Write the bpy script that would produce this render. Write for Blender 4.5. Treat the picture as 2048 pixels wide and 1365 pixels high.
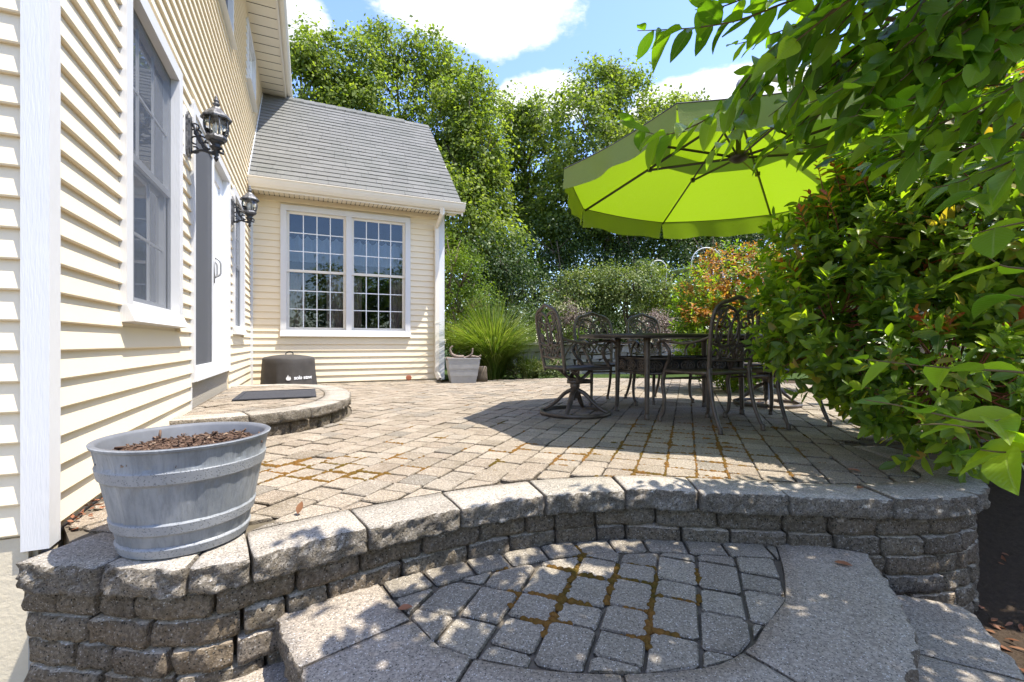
import bpy, math, random
import numpy as np
from mathutils import Vector, Matrix, noise as mnoise

random.seed(7); rng = np.random.default_rng(7)
sc = bpy.context.scene
for o in list(bpy.data.objects): bpy.data.objects.remove(o)
C = sc.collection
R = math.radians

# ------------------------------------------------------------------ camera
CAMZ = 0.66                       # patio surface is z = 0
cam = bpy.data.cameras.new('camera'); cam.sensor_width = 36; cam.lens = 16.0
cam.shift_y = 0.0017; cam.clip_start = 0.05; cam.clip_end = 2000
camo = bpy.data.objects.new('camera', cam); C.objects.link(camo)
camo.location = (0, 0, CAMZ); camo.rotation_euler = (R(90), 0, 0)
sc.camera = camo

# ------------------------------------------------------------------ sky, sun, exposure
SUN = Vector((0.41, -0.075, 1.0)).normalized()
w = bpy.data.worlds.new('World'); sc.world = w; w.use_nodes = True
nt = w.node_tree; nt.nodes.clear()
def WN(t, **k):
    n = nt.nodes.new(t)
    for a, b in k.items(): setattr(n, a, b)
    return n
sky = WN('ShaderNodeTexSky', sky_type='NISHITA', sun_disc=False)
sky.sun_elevation = math.asin(SUN.z); sky.sun_rotation = math.atan2(SUN.x, SUN.y)
sky.air_density = 1.0; sky.dust_density = 0.6; sky.ozone_density = 1.6
tc = WN('ShaderNodeTexCoord')
nz = WN('ShaderNodeTexNoise'); nz.inputs['Scale'].default_value = 5.0
nz.inputs['Detail'].default_value = 8; nz.inputs['Roughness'].default_value = 0.6
mpn = WN('ShaderNodeMapping'); mpn.inputs['Scale'].default_value = (1, 1, 1.9); mpn.inputs['Location'].default_value = (3.1, 1.7, 0.4)
nt.links.new(tc.outputs['Generated'], mpn.inputs[0]); nt.links.new(mpn.outputs[0], nz.inputs['Vector'])
def wmath(op, a, b):
    n = WN('ShaderNodeMath', operation=op)
    for i, q in enumerate((a, b)):
        if isinstance(q, (int, float)): n.inputs[i].default_value = q
        else: nt.links.new(q, n.inputs[i])
    return n.outputs[0]
acc = None
# cloud banks: centre direction (world), half-size sideways, half-size upwards
for (cx, cy, cz, ra, re) in [(-0.10, 0.80, 0.585, 0.22, 0.07), (-0.40, 0.75, 0.55, 0.12, 0.06), (0.06, 0.87, 0.46, 0.12, 0.05),
                             (0.36, 0.80, 0.42, 0.20, 0.062), (0.66, 0.62, 0.44, 0.2, 0.07), (-0.75, 0.4, 0.52, 0.3, 0.09),
                             (0.5, -0.7, 0.5, 0.4, 0.1), (-0.5, -0.7, 0.45, 0.4, 0.1), (0.85, 0.1, 0.5, 0.3, 0.1), (0.62, 0.66, 0.60, 0.12, 0.06)]:
    L = (cx*cx+cy*cy+cz*cz)**.5
    s1 = WN('ShaderNodeVectorMath', operation='SUBTRACT'); nt.links.new(tc.outputs['Generated'], s1.inputs[0]); s1.inputs[1].default_value = (cx/L, cy/L, cz/L)
    s2 = WN('ShaderNodeVectorMath', operation='MULTIPLY'); nt.links.new(s1.outputs[0], s2.inputs[0]); s2.inputs[1].default_value = (1/ra, 1/ra, 1/re)
    s3 = WN('ShaderNodeVectorMath', operation='LENGTH'); nt.links.new(s2.outputs[0], s3.inputs[0])
    v = wmath('SUBTRACT', 1.0, s3.outputs['Value'])
    v = wmath('MAXIMUM', v, -0.6)
    acc = v if acc is None else wmath('MAXIMUM', acc, v)
dens = wmath('ADD', wmath('MULTIPLY', acc, 0.8), wmath('MULTIPLY', wmath('SUBTRACT', nz.outputs['Fac'], 0.53), 1.35))
mr = WN('ShaderNodeMapRange', interpolation_type='SMOOTHSTEP'); mr.inputs['From Min'].default_value = 0.02; mr.inputs['From Max'].default_value = 0.2
nt.links.new(dens, mr.inputs['Value'])
nz2 = WN('ShaderNodeTexNoise'); nz2.inputs['Scale'].default_value = 9; nz2.inputs['Detail'].default_value = 4
nt.links.new(mpn.outputs[0], nz2.inputs['Vector'])
cr = WN('ShaderNodeMix', data_type='RGBA')
cr.inputs['A'].default_value = (1.7, 1.82, 2.05, 1); cr.inputs['B'].default_value = (3.0, 3.02, 3.05, 1)
nt.links.new(nz2.outputs['Fac'], cr.inputs['Factor'])
mx = WN('ShaderNodeMix', data_type='RGBA')
nt.links.new(mr.outputs[0], mx.inputs['Factor'])
hs = WN('ShaderNodeHueSaturation'); hs.inputs['Saturation'].default_value = 1.12; hs.inputs['Hue'].default_value = 0.513; hs.inputs['Value'].default_value = 0.82; nt.links.new(sky.outputs[0], hs.inputs['Color'])
nt.links.new(hs.outputs[0], mx.inputs['A']); nt.links.new(cr.outputs['Result'], mx.inputs['B'])
bg = WN('ShaderNodeBackground'); bg.inputs['Strength'].default_value = 0.15
wo = WN('ShaderNodeOutputWorld')
nt.links.new(mx.outputs['Result'], bg.inputs[0]); nt.links.new(bg.outputs[0], wo.inputs[0])

sl = bpy.data.lights.new('sun', 'SUN'); sl.energy = 2.6; sl.angle = R(0.5); sl.color = (1.0, 0.95, 0.87)
so = bpy.data.objects.new('sun', sl); C.objects.link(so); so.rotation_euler = SUN.to_track_quat('Z', 'Y').to_euler(); so.location = (3, -1, 9)

sc.view_settings.view_transform = 'Standard'; sc.view_settings.look = 'None'
sc.view_settings.exposure = 1.92; sc.view_settings.gamma = 1.0
sc.view_settings.use_curve_mapping = False
sc.render.engine = 'CYCLES'
sc.cycles.max_bounces = 5; sc.cycles.diffuse_bounces = 3; sc.cycles.glossy_bounces = 3; sc.cycles.transparent_max_bounces = 10; sc.cycles.transmission_bounces = 4

# ------------------------------------------------------------------ materials
class M_:
    def __init__(s, name, rough=0.6, spec=0.4):
        s.m = bpy.data.materials.new(name); s.m.use_nodes = True; s.t = s.m.node_tree
        s.b = s.t.nodes['Principled BSDF']; s.out = s.t.nodes['Material Output']
        s.b.inputs['Roughness'].default_value = rough; s.b.inputs['Specular IOR Level'].default_value = spec
        s._pos = None
    def n(s, t, **k):
        x = s.t.nodes.new(t)
        for a, b in k.items(): setattr(x, a, b)
        return x
    def link(s, a, b): s.t.links.new(a, b)
    def pos(s):
        if s._pos is None: s._pos = s.n('ShaderNodeNewGeometry')
        return s._pos.outputs['Position']
    def noise(s, scale, detail=4, rough=0.6, vec=None, stretch=None):
        x = s.n('ShaderNodeTexNoise'); x.inputs['Scale'].default_value = scale; x.inputs['Detail'].default_value = detail; x.inputs['Roughness'].default_value = rough
        v = vec or s.pos()
        if stretch:
            m = s.n('ShaderNodeMapping'); m.inputs['Scale'].default_value = stretch; s.link(v, m.inputs[0]); v = m.outputs[0]
        s.link(v, x.inputs['Vector']); return x.outputs['Fac']
    def voro(s, scale, vec=None):
        x = s.n('ShaderNodeTexVoronoi'); x.inputs['Scale'].default_value = scale; s.link(vec or s.pos(), x.inputs['Vector']); return x
    def ramp(s, fac, stops):
        r = s.n('ShaderNodeValToRGB'); e = r.color_ramp.elements
        while len(e) < len(stops): e.new(0.5)
        for i, (p, c) in enumerate(stops):
            e[i].position = p; e[i].color = c if len(c) == 4 else (*c, 1)
        s.link(fac, r.inputs[0]); return r.outputs[0]
    def mr(s, fac, a, b, c=0, d=1):
        x = s.n('ShaderNodeMapRange'); x.inputs[1].default_value = a; x.inputs[2].default_value = b; x.inputs[3].default_value = c; x.inputs[4].default_value = d
        s.link(fac, x.inputs[0]); return x.outputs[0]
    def mix(s, fac, a, b, blend='MIX'):
        x = s.n('ShaderNodeMix', data_type='RGBA', blend_type=blend)
        for q, i in ((fac, 'Factor'), (a, 'A'), (b, 'B')):
            if isinstance(q, (int, float)): x.inputs[i].default_value = q
            elif isinstance(q, tuple): x.inputs[i].default_value = q if len(q) == 4 else (*q, 1)
            else: s.link(q, x.inputs[i])
        return x.outputs['Result']
    def math(s, op, a, b=0.0):
        x = s.n('ShaderNodeMath', operation=op)
        for i, q in enumerate((a, b)):
            if isinstance(q, (int, float)): x.inputs[i].default_value = q
            else: s.link(q, x.inputs[i])
        return x.outputs[0]
    def rand(s):
        """per piece random: objects and mesh islands alike"""
        g = s.n('ShaderNodeNewGeometry'); o = s.n('ShaderNodeObjectInfo')
        return s.math('FRACT', s.math('ADD', g.outputs['Random Per Island'], o.outputs['Random']))
    def col(s, c):
        if isinstance(c, tuple): s.b.inputs['Base Color'].default_value = (*c, 1)
        else: s.link(c, s.b.inputs['Base Color'])
        return s
    def bump(s, h, strength=0.3, dist=0.01):
        x = s.n('ShaderNodeBump'); x.inputs['Strength'].default_value = strength; x.inputs['Distance'].default_value = dist
        s.link(h, x.inputs['Height']); s.link(x.outputs[0], s.b.inputs['Normal']); return s
    def trans(s, col, fac):
        """mix in translucent light"""
        tr = s.n('ShaderNodeBsdfTranslucent'); mxs = s.n('ShaderNodeMixShader'); mxs.inputs[0].default_value = fac
        if isinstance(col, tuple): tr.inputs[0].default_value = (*col, 1)
        else: s.link(col, tr.inputs[0])
        s.link(s.b.outputs[0], mxs.inputs[1]); s.link(tr.outputs[0], mxs.inputs[2]); s.link(mxs.outputs[0], s.out.inputs[0]); return s

def plain(name, c, rough=0.6, spec=0.4, var=0.06, scale=6, bump=0, metal=0):
    k = M_(name, rough, spec)
    f = k.noise(scale, 4)
    k.col(k.mix(f, tuple(x*(1-var*1.6) for x in c), tuple(min(1, x*(1+var*1.6)) for x in c)))
    if bump: k.bump(k.noise(scale*25, 3), bump, 0.004)
    k.b.inputs['Metallic'].default_value = metal
    return k.m

def leafmat(name, stops, trans=0.35, tcol=(1.35, 1.5, 0.5), rough=0.48, spec=0.28, veins=False):
    k = M_(name, rough, spec)
    c = k.ramp(k.rand(), stops)
    c = k.mix(k.mr(k.noise(1.3, 4), 0.42, 0.58), c, k.mix(1.0, c, (0.6, 0.68, 0.6), 'MULTIPLY'))
    k.col(c)
    t = k.mix(1.0, c, tcol, 'MULTIPLY')
    k.trans(t, trans)
    if veins:
        uv = k.n('ShaderNodeUVMap'); sx = k.n('ShaderNodeSeparateXYZ'); k.link(uv.outputs[0], sx.inputs[0])
        au = k.math('ABSOLUTE', sx.outputs[0]); rib_ = k.mr(au, 0.012, 0.035, 1, 0)
        vn = k.math('SINE', k.math('MULTIPLY', k.math('SUBTRACT', sx.outputs[1], k.math('MULTIPLY', au, 0.75)), 62))
        c2 = k.mix(k.math('MULTIPLY', k.mr(vn, 0.75, 1.0), 0.22), c, (0.20, 0.27, 0.05)); c2 = k.mix(k.math('MULTIPLY', rib_, 0.6), c2, (0.26, 0.30, 0.09))
        blot = k.mr(k.noise(130, 3, 0.7), 0.66, 0.74); c2 = k.mix(k.math('MULTIPLY', blot, 0.5), c2, (0.16, 0.11, 0.03))
        k.col(c2); k.bump(k.math('ADD', k.math('MULTIPLY', vn, 0.12), k.math('SUBTRACT', k.noise(45, 2), rib_)), 0.35, 0.004)
    else: k.bump(k.noise(60, 2), 0.12, 0.004)
    return k.m

MAT = {}
# cream vinyl siding
k = M_('siding', 0.5, 0.3)
f = k.mix(0.5, k.noise(1.2, 5, 0.7), k.noise(0.9, 3, stretch=(1, 1, 9))); g = k.noise(30, 4, stretch=(1, 1, 14))
k.col(k.mix(f, (0.75, 0.635, 0.445), (0.80, 0.69, 0.505))); k.bump(g, 0.10, 0.003); MAT['siding'] = k.m
k = M_('trim', 0.45, 0.4); f = k.noise(170, 3, 0.6, stretch=(1, 1, 0.09))
k.col(k.mix(k.noise(4, 3), (0.60, 0.595, 0.585), (0.655, 0.65, 0.64))); k.bump(f, 0.5, 0.003); MAT['trim'] = k.m
MAT['white'] = plain('white_vinyl', (0.82, 0.82, 0.81), 0.35, 0.45, 0.03, 5)
MAT['almond'] = plain('almond_gutter', (0.74, 0.68, 0.58), 0.4, 0.4, 0.04, 4)
MAT['soffit'] = plain('soffit', (0.78, 0.71, 0.57), 0.5, 0.3, 0.04, 4)
MAT['hole'] = plain('vent_hole', (0.02, 0.018, 0.015), 0.9, 0.1)
# shingles
k = M_('shingle', 0.95, 0.2)
c = k.ramp(k.rand(), [(0, (0.16, 0.158, 0.147)), (0.5, (0.17, 0.168, 0.156)), (1, (0.185, 0.182, 0.17))])
c = k.mix(k.mr(k.noise(160, 3, 0.8), 0.35, 0.65), k.mix(1, c, (0.62, 0.62, 0.62), 'MULTIPLY'), k.mix(1, c, (1.25, 1.25, 1.25), 'MULTIPLY'))
c = k.mix(k.mr(k.noise(1.3, 4), 0.45, 0.75), c, k.mix(1, c, (0.85, 0.88, 0.86), 'MULTIPLY'))
k.col(c).bump(k.noise(220, 2), 0.4, 0.004); MAT['shingle'] = k.m
# concrete products
def stone(name, cols, dark=(0.055, 0.05, 0.04), face=0.9, stain=0.5, sp=170, light=(0.62, 0.58, 0.52), facedark=0.78):
    k = M_(name, 0.92, 0.25)
    c = k.ramp(k.rand(), [(i/(len(cols)-1), q) for i, q in enumerate(cols)])
    v = k.voro(sp)
    c = k.mix(k.mr(k.noise(sp*0.55, 3, 0.8), 0.42, 0.62), k.mix(1, c, (0.66, 0.65, 0.64), 'MULTIPLY'), k.mix(1, c, (1.2, 1.19, 1.17), 'MULTIPLY'))
    vr = k.n('ShaderNodeSeparateColor'); k.link(v.outputs['Color'], vr.inputs[0])
    c = k.mix(k.math('MULTIPLY', k.math('GREATER_THAN', vr.outputs[0], 0.84), k.mr(v.outputs['Distance'], 0.45, 0.25)), c, light)
    c = k.mix(k.math('MULTIPLY', k.math('LESS_THAN', vr.outputs[1], 0.16), k.mr(v.outputs['Distance'], 0.5, 0.3)), c, dark)
    c = k.mix(k.math('MULTIPLY', k.mr(k.noise(5.5, 5, 0.7), 0.5, 0.72), stain), c, k.mix(1, c, (0.5, 0.47, 0.42), 'MULTIPLY'))
    g = k.n('ShaderNodeNewGeometry'); sx = k.n('ShaderNodeSeparateXYZ'); k.link(g.outputs['True Normal'], sx.inputs[0])
    side = k.mr(sx.outputs[2], 0.8, 0.45)                     # split faces are rougher than sawn tops; dirt and pit shade coloured in
    c = k.mix(k.math('MULTIPLY', side, k.mr(k.noise(48, 5, 0.8), 0.62, 0.36)), c, k.mix(1, c, (facedark*.68, facedark*0.63, facedark*0.54), 'MULTIPLY'))
    k.col(c)
    h1 = k.noise(sp*1.1, 3, 0.7); h2 = k.noise(48, 5, 0.8)
    h = k.math('ADD', k.math('MULTIPLY', h1, 0.13), k.math('MULTIPLY', k.math('MULTIPLY', h2, side), 3.2*face))
    k.bump(h, 1.0, 0.016); return k.m
MAT['paver'] = stone('paver', [(0.235, 0.195, 0.145), (0.305, 0.255, 0.192), (0.27, 0.22, 0.165), (0.34, 0.29, 0.225), (0.205, 0.18, 0.145)], stain=0.55, sp=210)
MAT['cap'] = stone('cap_stone', [(0.35, 0.315, 0.265), (0.40, 0.36, 0.305), (0.31, 0.28, 0.235), (0.375, 0.34, 0.28)], stain=0.6, facedark=1.15, sp=200)
MAT['block'] = stone('wall_block', [(0.31, 0.26, 0.195), (0.37, 0.315, 0.24), (0.275, 0.235, 0.185), (0.35, 0.28, 0.20), (0.32, 0.28, 0.235)], stain=0.6, sp=150, facedark=1.0)
MAT['landing'] = stone('landing_paver', [(0.235, 0.205, 0.16), (0.30, 0.265, 0.205), (0.265, 0.23, 0.18), (0.33, 0.29, 0.225)], stain=0.4, sp=200)  # darker than the border stones: the landing's shade is put into the colour
MAT['step'] = stone('step_stone', [(0.32, 0.275, 0.22), (0.365, 0.315, 0.255), (0.34, 0.295, 0.235)], stain=0.35, sp=190)
k = M_('joint_sand', 0.95, 0.1); f = k.noise(90, 4)
c = k.mix(f, (0.085, 0.07, 0.052), (0.17, 0.145, 0.11))
k.col(k.mix(k.mr(k.noise(1.6, 3), 0.55, 0.7, 0, .6), c, (0.10, 0.08, 0.035))); k.bump(f, 0.6, 0.006); MAT['sand'] = k.m
k = M_('moss', 1.0, 0.05); f = k.noise(150, 4, 0.8)
c = k.ramp(k.math('ADD', k.math('MULTIPLY', k.noise(2.2, 3), 0.75), k.math('MULTIPLY', k.noise(25, 2), 0.3)), [(0.28, (0.07, 0.07, 0.016)), (0.42, (0.13, 0.09, 0.02)), (0.6, (0.25, 0.125, 0.035))])
k.col(k.mix(f, k.mix(1, c, (0.5, 0.5, 0.5), 'MULTIPLY'), c)); k.bump(f, 1.0, 0.006); MAT['moss'] = k.m
k = M_('stucco', 0.9, 0.2); f = k.noise(4, 5, 0.7)
k.col(k.mix(f, (0.52, 0.45, 0.32), (0.68, 0.61, 0.47))); k.bump(k.noise(60, 4), 0.4, 0.006); MAT['stucco'] = k.m
MAT['cement'] = plain('cement_patch', (0.40, 0.38, 0.335), 0.9, 0.2, 0.12, 14, 0.4)
k = M_('pebble_concrete', 0.95, 0.2); v = k.voro(95); c = k.mix(k.noise(70, 4, 0.8), (0.22, 0.20, 0.165), (0.52, 0.47, 0.39))
k.col(c).bump(v.outputs['Distance'], 0.6, 0.006); MAT['pebble'] = k.m
# mulch ground
k = M_('mulch', 1.0, 0.1); f = k.noise(38, 5, 0.75)
c = k.mix(f, (0.032, 0.023, 0.016), (0.12, 0.085, 0.057)); g = k.mr(k.noise(0.35, 3), 0.45, 0.55)
k.col(c).bump(f, 1.0, 0.03); MAT['mulch'] = k.m
k = M_('lawn', 1.0, 0.1); f = k.noise(20, 5, 0.8)
k.col(k.mix(f, (0.03, 0.05, 0.012), (0.075, 0.115, 0.03))).bump(f, 1.0, 0.05); MAT['lawn'] = k.m
# planter plastic
k = M_('planter_plastic', 0.55, 0.35)
f = k.noise(9, 5, 0.7); f2 = k.noise(70, 4, 0.7, stretch=(1, 1, 0.10)); f3 = k.noise(5, 3, 0.6, stretch=(1, 1, 0.35))
c = k.mix(k.mr(f, 0.3, 0.7), (0.135, 0.148, 0.16), (0.215, 0.228, 0.238)); c = k.mix(k.mr(f3, 0.48, 0.7), c, (0.29, 0.30, 0.305))
c = k.mix(k.math('MULTIPLY', k.mr(f2, 0.45, 0.65), 0.4), c, (0.10, 0.11, 0.125))
k.col(c).bump(k.math('ADD', f2, k.math('MULTIPLY', k.noise(260, 2), 0.15)), 0.45, 0.006); MAT['planter'] = k.m
k = M_('planter_band', 0.5, 0.4); v = k.voro(150); f = k.noise(9, 5, 0.7)
dots = k.mr(v.outputs['Distance'], 0.18, 0.34)
c = k.mix(k.mr(f, 0.3, 0.7), (0.21, 0.22, 0.23), (0.30, 0.305, 0.31)); k.col(k.mix(dots, k.mix(1, c, (0.55, 0.56, 0.58), 'MULTIPLY'), c)).bump(dots, 0.5, 0.004); MAT['planter_band'] = k.m
MAT['planter_in'] = plain('planter_inside', (0.13, 0.135, 0.145), 0.6, 0.3, 0.25, 14)
k = M_('soil', 1.0, 0.1); f = k.noise(110, 5, 0.8); k.col(k.mix(f, (0.045, 0.028, 0.02), (0.20, 0.125, 0.085))).bump(f, 1, 0.01); MAT['soil'] = k.m
k = M_('bark_chip', 0.9, 0.2); k.col(k.ramp(k.rand(), [(0, (0.035, 0.022, 0.015)), (0.5, (0.10, 0.06, 0.04)), (0.9, (0.17, 0.11, 0.075)), (1, (0.30, 0.22, 0.15))])); MAT['chip'] = k.m
# metals
k = M_('cast_bronze', 0.42, 0.5); f = k.noise(9, 5, 0.7)
k.col(k.mix(k.mr(f, 0.35, 0.7), (0.034, 0.026, 0.020), (0.115, 0.085, 0.063))); k.bump(k.noise(150, 3), 0.25, 0.003); MAT['bronze'] = k.m
k = M_('table_paint', 0.3, 0.5); f = k.noise(20, 4, 0.7); k.col(k.mix(f, (0.02, 0.017, 0.014), (0.05, 0.042, 0.035))); MAT['tabletop'] = k.m
k = M_('lantern_metal', 0.45, 0.5); f = k.noise(25, 5, 0.8)
k.col(k.mix(k.mr(f, 0.4, 0.65), (0.03, 0.03, 0.032), (0.20, 0.20, 0.205))); k.b.inputs['Metallic'].default_value = 0.3; MAT['lantern'] = k.m
MAT['black'] = plain('black_iron', (0.018, 0.018, 0.02), 0.4, 0.5, 0.2, 20)
MAT['ribmetal'] = plain('umbrella_metal', (0.03, 0.024, 0.02), 0.4, 0.5, 0.15, 8)
MAT['armgrey'] = plain('umbrella_arm', (0.25, 0.235, 0.215), 0.4, 0.5, 0.1, 8)
# glass
def glassmat(name, tint=(0.9, 0.93, 0.95), refl=1.0):
    k = M_(name); t = k.t; t.nodes.remove(k.b)
    tr = k.n('ShaderNodeBsdfTransparent'); tr.inputs[0].default_value = (*tint, 1)
    gl = k.n('ShaderNodeBsdfGlossy'); gl.inputs['Roughness'].default_value = 0.015; gl.inputs[0].default_value = (refl, refl, refl, 1)
    fr = k.n('ShaderNodeFresnel'); fr.inputs[0].default_value = 1.5
    bp = k.n('ShaderNodeBump'); bp.inputs['Strength'].default_value = 0.02; bp.inputs['Distance'].default_value = 0.05; k.link(k.noise(2.0, 2), bp.inputs['Height']); k.link(bp.outputs[0], gl.inputs['Normal'])
    mxs = k.n('ShaderNodeMixShader'); k.link(fr.outputs[0], mxs.inputs[0]); k.link(tr.outputs[0], mxs.inputs[1]); k.link(gl.outputs[0], mxs.inputs[2]); k.link(mxs.outputs[0], k.out.inputs[0]); return k.m
MAT['glass'] = glassmat('window_glass', (0.80, 0.86, 0.90)); MAT['lampglass'] = glassmat('lamp_glass', (0.93, 0.94, 0.94))
def screenmat(name, c, op):
    k = M_(name, 0.8, 0.2); k.col(c)
    tr = k.n('ShaderNodeBsdfTransparent'); mxs = k.n('ShaderNodeMixShader'); mxs.inputs[0].default_value = op
    k.link(tr.outputs[0], mxs.inputs[1]); k.link(k.b.outputs[0], mxs.inputs[2]); k.link(mxs.outputs[0], k.out.inputs[0]); return k.m
MAT['screen'] = screenmat('insect_screen', (0.12, 0.125, 0.135), 0.72)
MAT['winscreen'] = screenmat('window_screen', (0.085, 0.10, 0.125), 0.6)
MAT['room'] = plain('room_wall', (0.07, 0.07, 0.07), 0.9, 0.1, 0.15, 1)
MAT['curtain'] = plain('curtain', (0.46, 0.30, 0.25), 0.9, 0.1, 0.25, 12)
k = M_('sheer', 0.9, 0.1); k.col((0.7, 0.71, 0.76)); k.trans((0.6, 0.62, 0.7), 0.5); MAT['sheer'] = k.m
MAT['cloth'] = plain('cover_fabric', (0.055, 0.05, 0.046), 0.75, 0.3, 0.3, 5, 0.3)
MAT['print'] = plain('white_print', (0.8, 0.8, 0.8), 0.7, 0.2, 0.01)
k = M_('door_mat', 0.95, 0.15); f = k.noise(55, 4, 0.8, stretch=(1, 1, 1)); k.col(k.mix(f, (0.018, 0.019, 0.022), (0.09, 0.09, 0.098))).bump(f, 0.8, 0.01); MAT['mat'] = k.m
# umbrella canvas
k = M_('canvas', 0.85, 0.15); f = k.noise(260, 2, 0.5); c = k.mix(f, (0.36, 0.42, 0.17), (0.42, 0.47, 0.21)); k.col(c)
k.trans((0.20, 0.315, 0.004), 0.58); k.bump(k.math('ADD', k.noise(7, 4, 0.6), k.math('MULTIPLY', k.noise(300, 2), 0.12)), 0.5, 0.03); MAT['canvas'] = k.m
# galvanised tub, logs, driftwood
k = M_('zinc', 0.5, 0.5); f = k.noise(12, 4); k.col(k.mix(f, (0.28, 0.28, 0.28), (0.45, 0.445, 0.44))); k.b.inputs['Metallic'].default_value = 0.2; MAT['zinc'] = k.m
k = M_('bark', 0.95, 0.1); f = k.noise(14, 5, 0.7, stretch=(1, 1, 0.25)); k.col(k.mix(f, (0.055, 0.042, 0.03), (0.21, 0.17, 0.125))).bump(f, 1, 0.03); MAT['bark'] = k.m
k = M_('driftwood', 0.9, 0.15); f = k.noise(30, 5, 0.7, stretch=(0.4, 1, 1)); k.col(k.mix(f, (0.13, 0.09, 0.07), (0.34, 0.28, 0.235))).bump(f, 0.6, 0.01); MAT['drift'] = k.m
MAT['twig'] = plain('twig', (0.12, 0.085, 0.04), 0.7, 0.2, 0.25, 20)
MAT['redtwig'] = plain('red_twig', (0.17, 0.055, 0.03), 0.6, 0.3, 0.25, 20)
# leaves
MAT['leaf_tree'] = leafmat('leaf_tree', [(0, (0.10, 0.14, 0.026)), (0.45, (0.18, 0.225, 0.045)), (0.8, (0.25, 0.295, 0.07)), (1, (0.30, 0.345, 0.09))], 0.5, (1.7, 1.8, 0.55), 0.55, 0.2)
MAT['leaf_tree2'] = leafmat('leaf_tree_yellow', [(0, (0.10, 0.14, 0.022)), (0.5, (0.18, 0.22, 0.036)), (1, (0.27, 0.29, 0.06))], 0.42, (1.5, 1.6, 0.5))
MAT['leaf_dark'] = leafmat('leaf_dark', [(0, (0.035, 0.065, 0.02)), (0.6, (0.065, 0.105, 0.03)), (1, (0.11, 0.15, 0.04))], 0.3, (1.4, 1.6, 0.6))
MAT['leaf_lime'] = leafmat('leaf_lime', [(0, (0.075, 0.13, 0.012)), (0.5, (0.13, 0.20, 0.018)), (1, (0.20, 0.26, 0.03))], 0.42, (1.5, 1.6, 0.4))
MAT['leaf_pale'] = leafmat('leaf_pale', [(0, (0.10, 0.14, 0.035)), (0.5, (0.17, 0.21, 0.055)), (1, (0.27, 0.29, 0.10))], 0.35)
MAT['leaf_hedge'] = leafmat('leaf_hedge', [(0, (0.065, 0.12, 0.02)), (0.35, (0.125, 0.195, 0.025)), (0.7, (0.20, 0.28, 0.032)), (0.94, (0.31, 0.38, 0.04)), (1, (0.38, 0.22, 0.07))], 0.5, (2.3, 2.5, 0.4), 0.33, 0.45, True)
MAT['leaf_red'] = leafmat('leaf_red', [(0, (0.34, 0.07, 0.03)), (0.4, (0.50, 0.14, 0.04)), (0.75, (0.55, 0.24, 0.05)), (1, (0.42, 0.30, 0.06))], 0.45, (1.6, 1.3, 0.7), 0.3, 0.5)
MAT['leaf_orange'] = leafmat('leaf_orange', [(0, (0.42, 0.15, 0.035)), (0.5, (0.50, 0.25, 0.055)), (1, (0.38, 0.34, 0.07))], 0.45, (1.5, 1.3, 0.6))
MAT['leaf_fore'] = leafmat('leaf_fore', [(0, (0.055, 0.115, 0.018)), (0.35, (0.10, 0.175, 0.022)), (0.7, (0.15, 0.235, 0.026)), (1, (0.20, 0.28, 0.03))], 0.52, (2.7, 2.9, 0.4), 0.33, 0.45, True)
MAT['leaf_dead'] = leafmat('leaf_dead', [(0, (0.28, 0.10, 0.05)), (1, (0.40, 0.17, 0.09))], 0.2, (1.2, 1, 0.8), 0.6, 0.3)
MAT['grass'] = leafmat('grass_blade', [(0, (0.07, 0.12, 0.018)), (0.5, (0.16, 0.23, 0.035)), (0.85, (0.27, 0.31, 0.08)), (1, (0.38, 0.34, 0.18))], 0.4, (1.4, 1.5, 0.5), 0.4)
MAT['dry'] = leafmat('dry_flower', [(0, (0.16, 0.11, 0.10)), (0.5, (0.25, 0.18, 0.155)), (1, (0.33, 0.27, 0.20))], 0.25, (1.2, 1.1, 1))
MAT['hoop'] = plain('hoop_pipe', (0.55, 0.55, 0.53), 0.4, 0.5)
MAT['tarp'] = plain('tarp', (0.55, 0.62, 0.52), 0.6, 0.3)
k = M_('field_stone', 0.9, 0.2); k.col(k.mix(k.noise(30, 4), k.ramp(k.rand(), [(0, (0.20, 0.18, 0.16)), (0.5, (0.33, 0.31, 0.28)), (1, (0.44, 0.41, 0.37))]), (0.25, 0.23, 0.2))); k.bump(k.noise(40, 4), 0.6, 0.01); MAT['field'] = k.m

# ------------------------------------------------------------------ mesh helpers
def link(name, me, mat, parent=None, smooth=False):
    if mat is not None and not me.materials: me.materials.append(MAT[mat] if isinstance(mat, str) else mat)
    if smooth:
        me.polygons.foreach_set('use_smooth', [True]*len(me.polygons))
        if smooth == 2: me.set_sharp_from_angle(angle=R(28))
    o = bpy.data.objects.new(name, me); C.objects.link(o)
    if parent is not None: o.parent = parent
    return o
def tag(o, label=None, cat=None, group=None, kind=None):
    if label: o['label'] = label
    if cat: o['category'] = cat
    if group: o['group'] = group
    if kind: o['kind'] = kind
    return o
def empty(name, loc=(0, 0, 0), rz=0, label=None, cat=None, group=None):
    o = bpy.data.objects.new(name, None); C.objects.link(o); o.location = loc; o.rotation_euler = (0, 0, rz); o.empty_display_size = 0.1
    return tag(o, label, cat, group)
def smooth_path(pts, n=6, closed=False):
    P = [Vector(p) for p in pts]; out = []; N = len(P)
    for i in range(N if closed else N-1):
        p1, p2 = P[i], P[(i+1) % N]
        p0 = P[(i-1) % N] if (closed or i > 0) else p1*2-p2
        p3 = P[(i+2) % N] if (closed or i < N-2) else p2*2-p1
        for j in range(n):
            t = j/n
            out.append(0.5*((2*p1)+(p2-p0)*t+(2*p0-5*p1+4*p2-p3)*t*t+(3*p1-p0-3*p2+p3)*t*t*t))
    if not closed: out.append(P[-1].copy())
    return out
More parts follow.
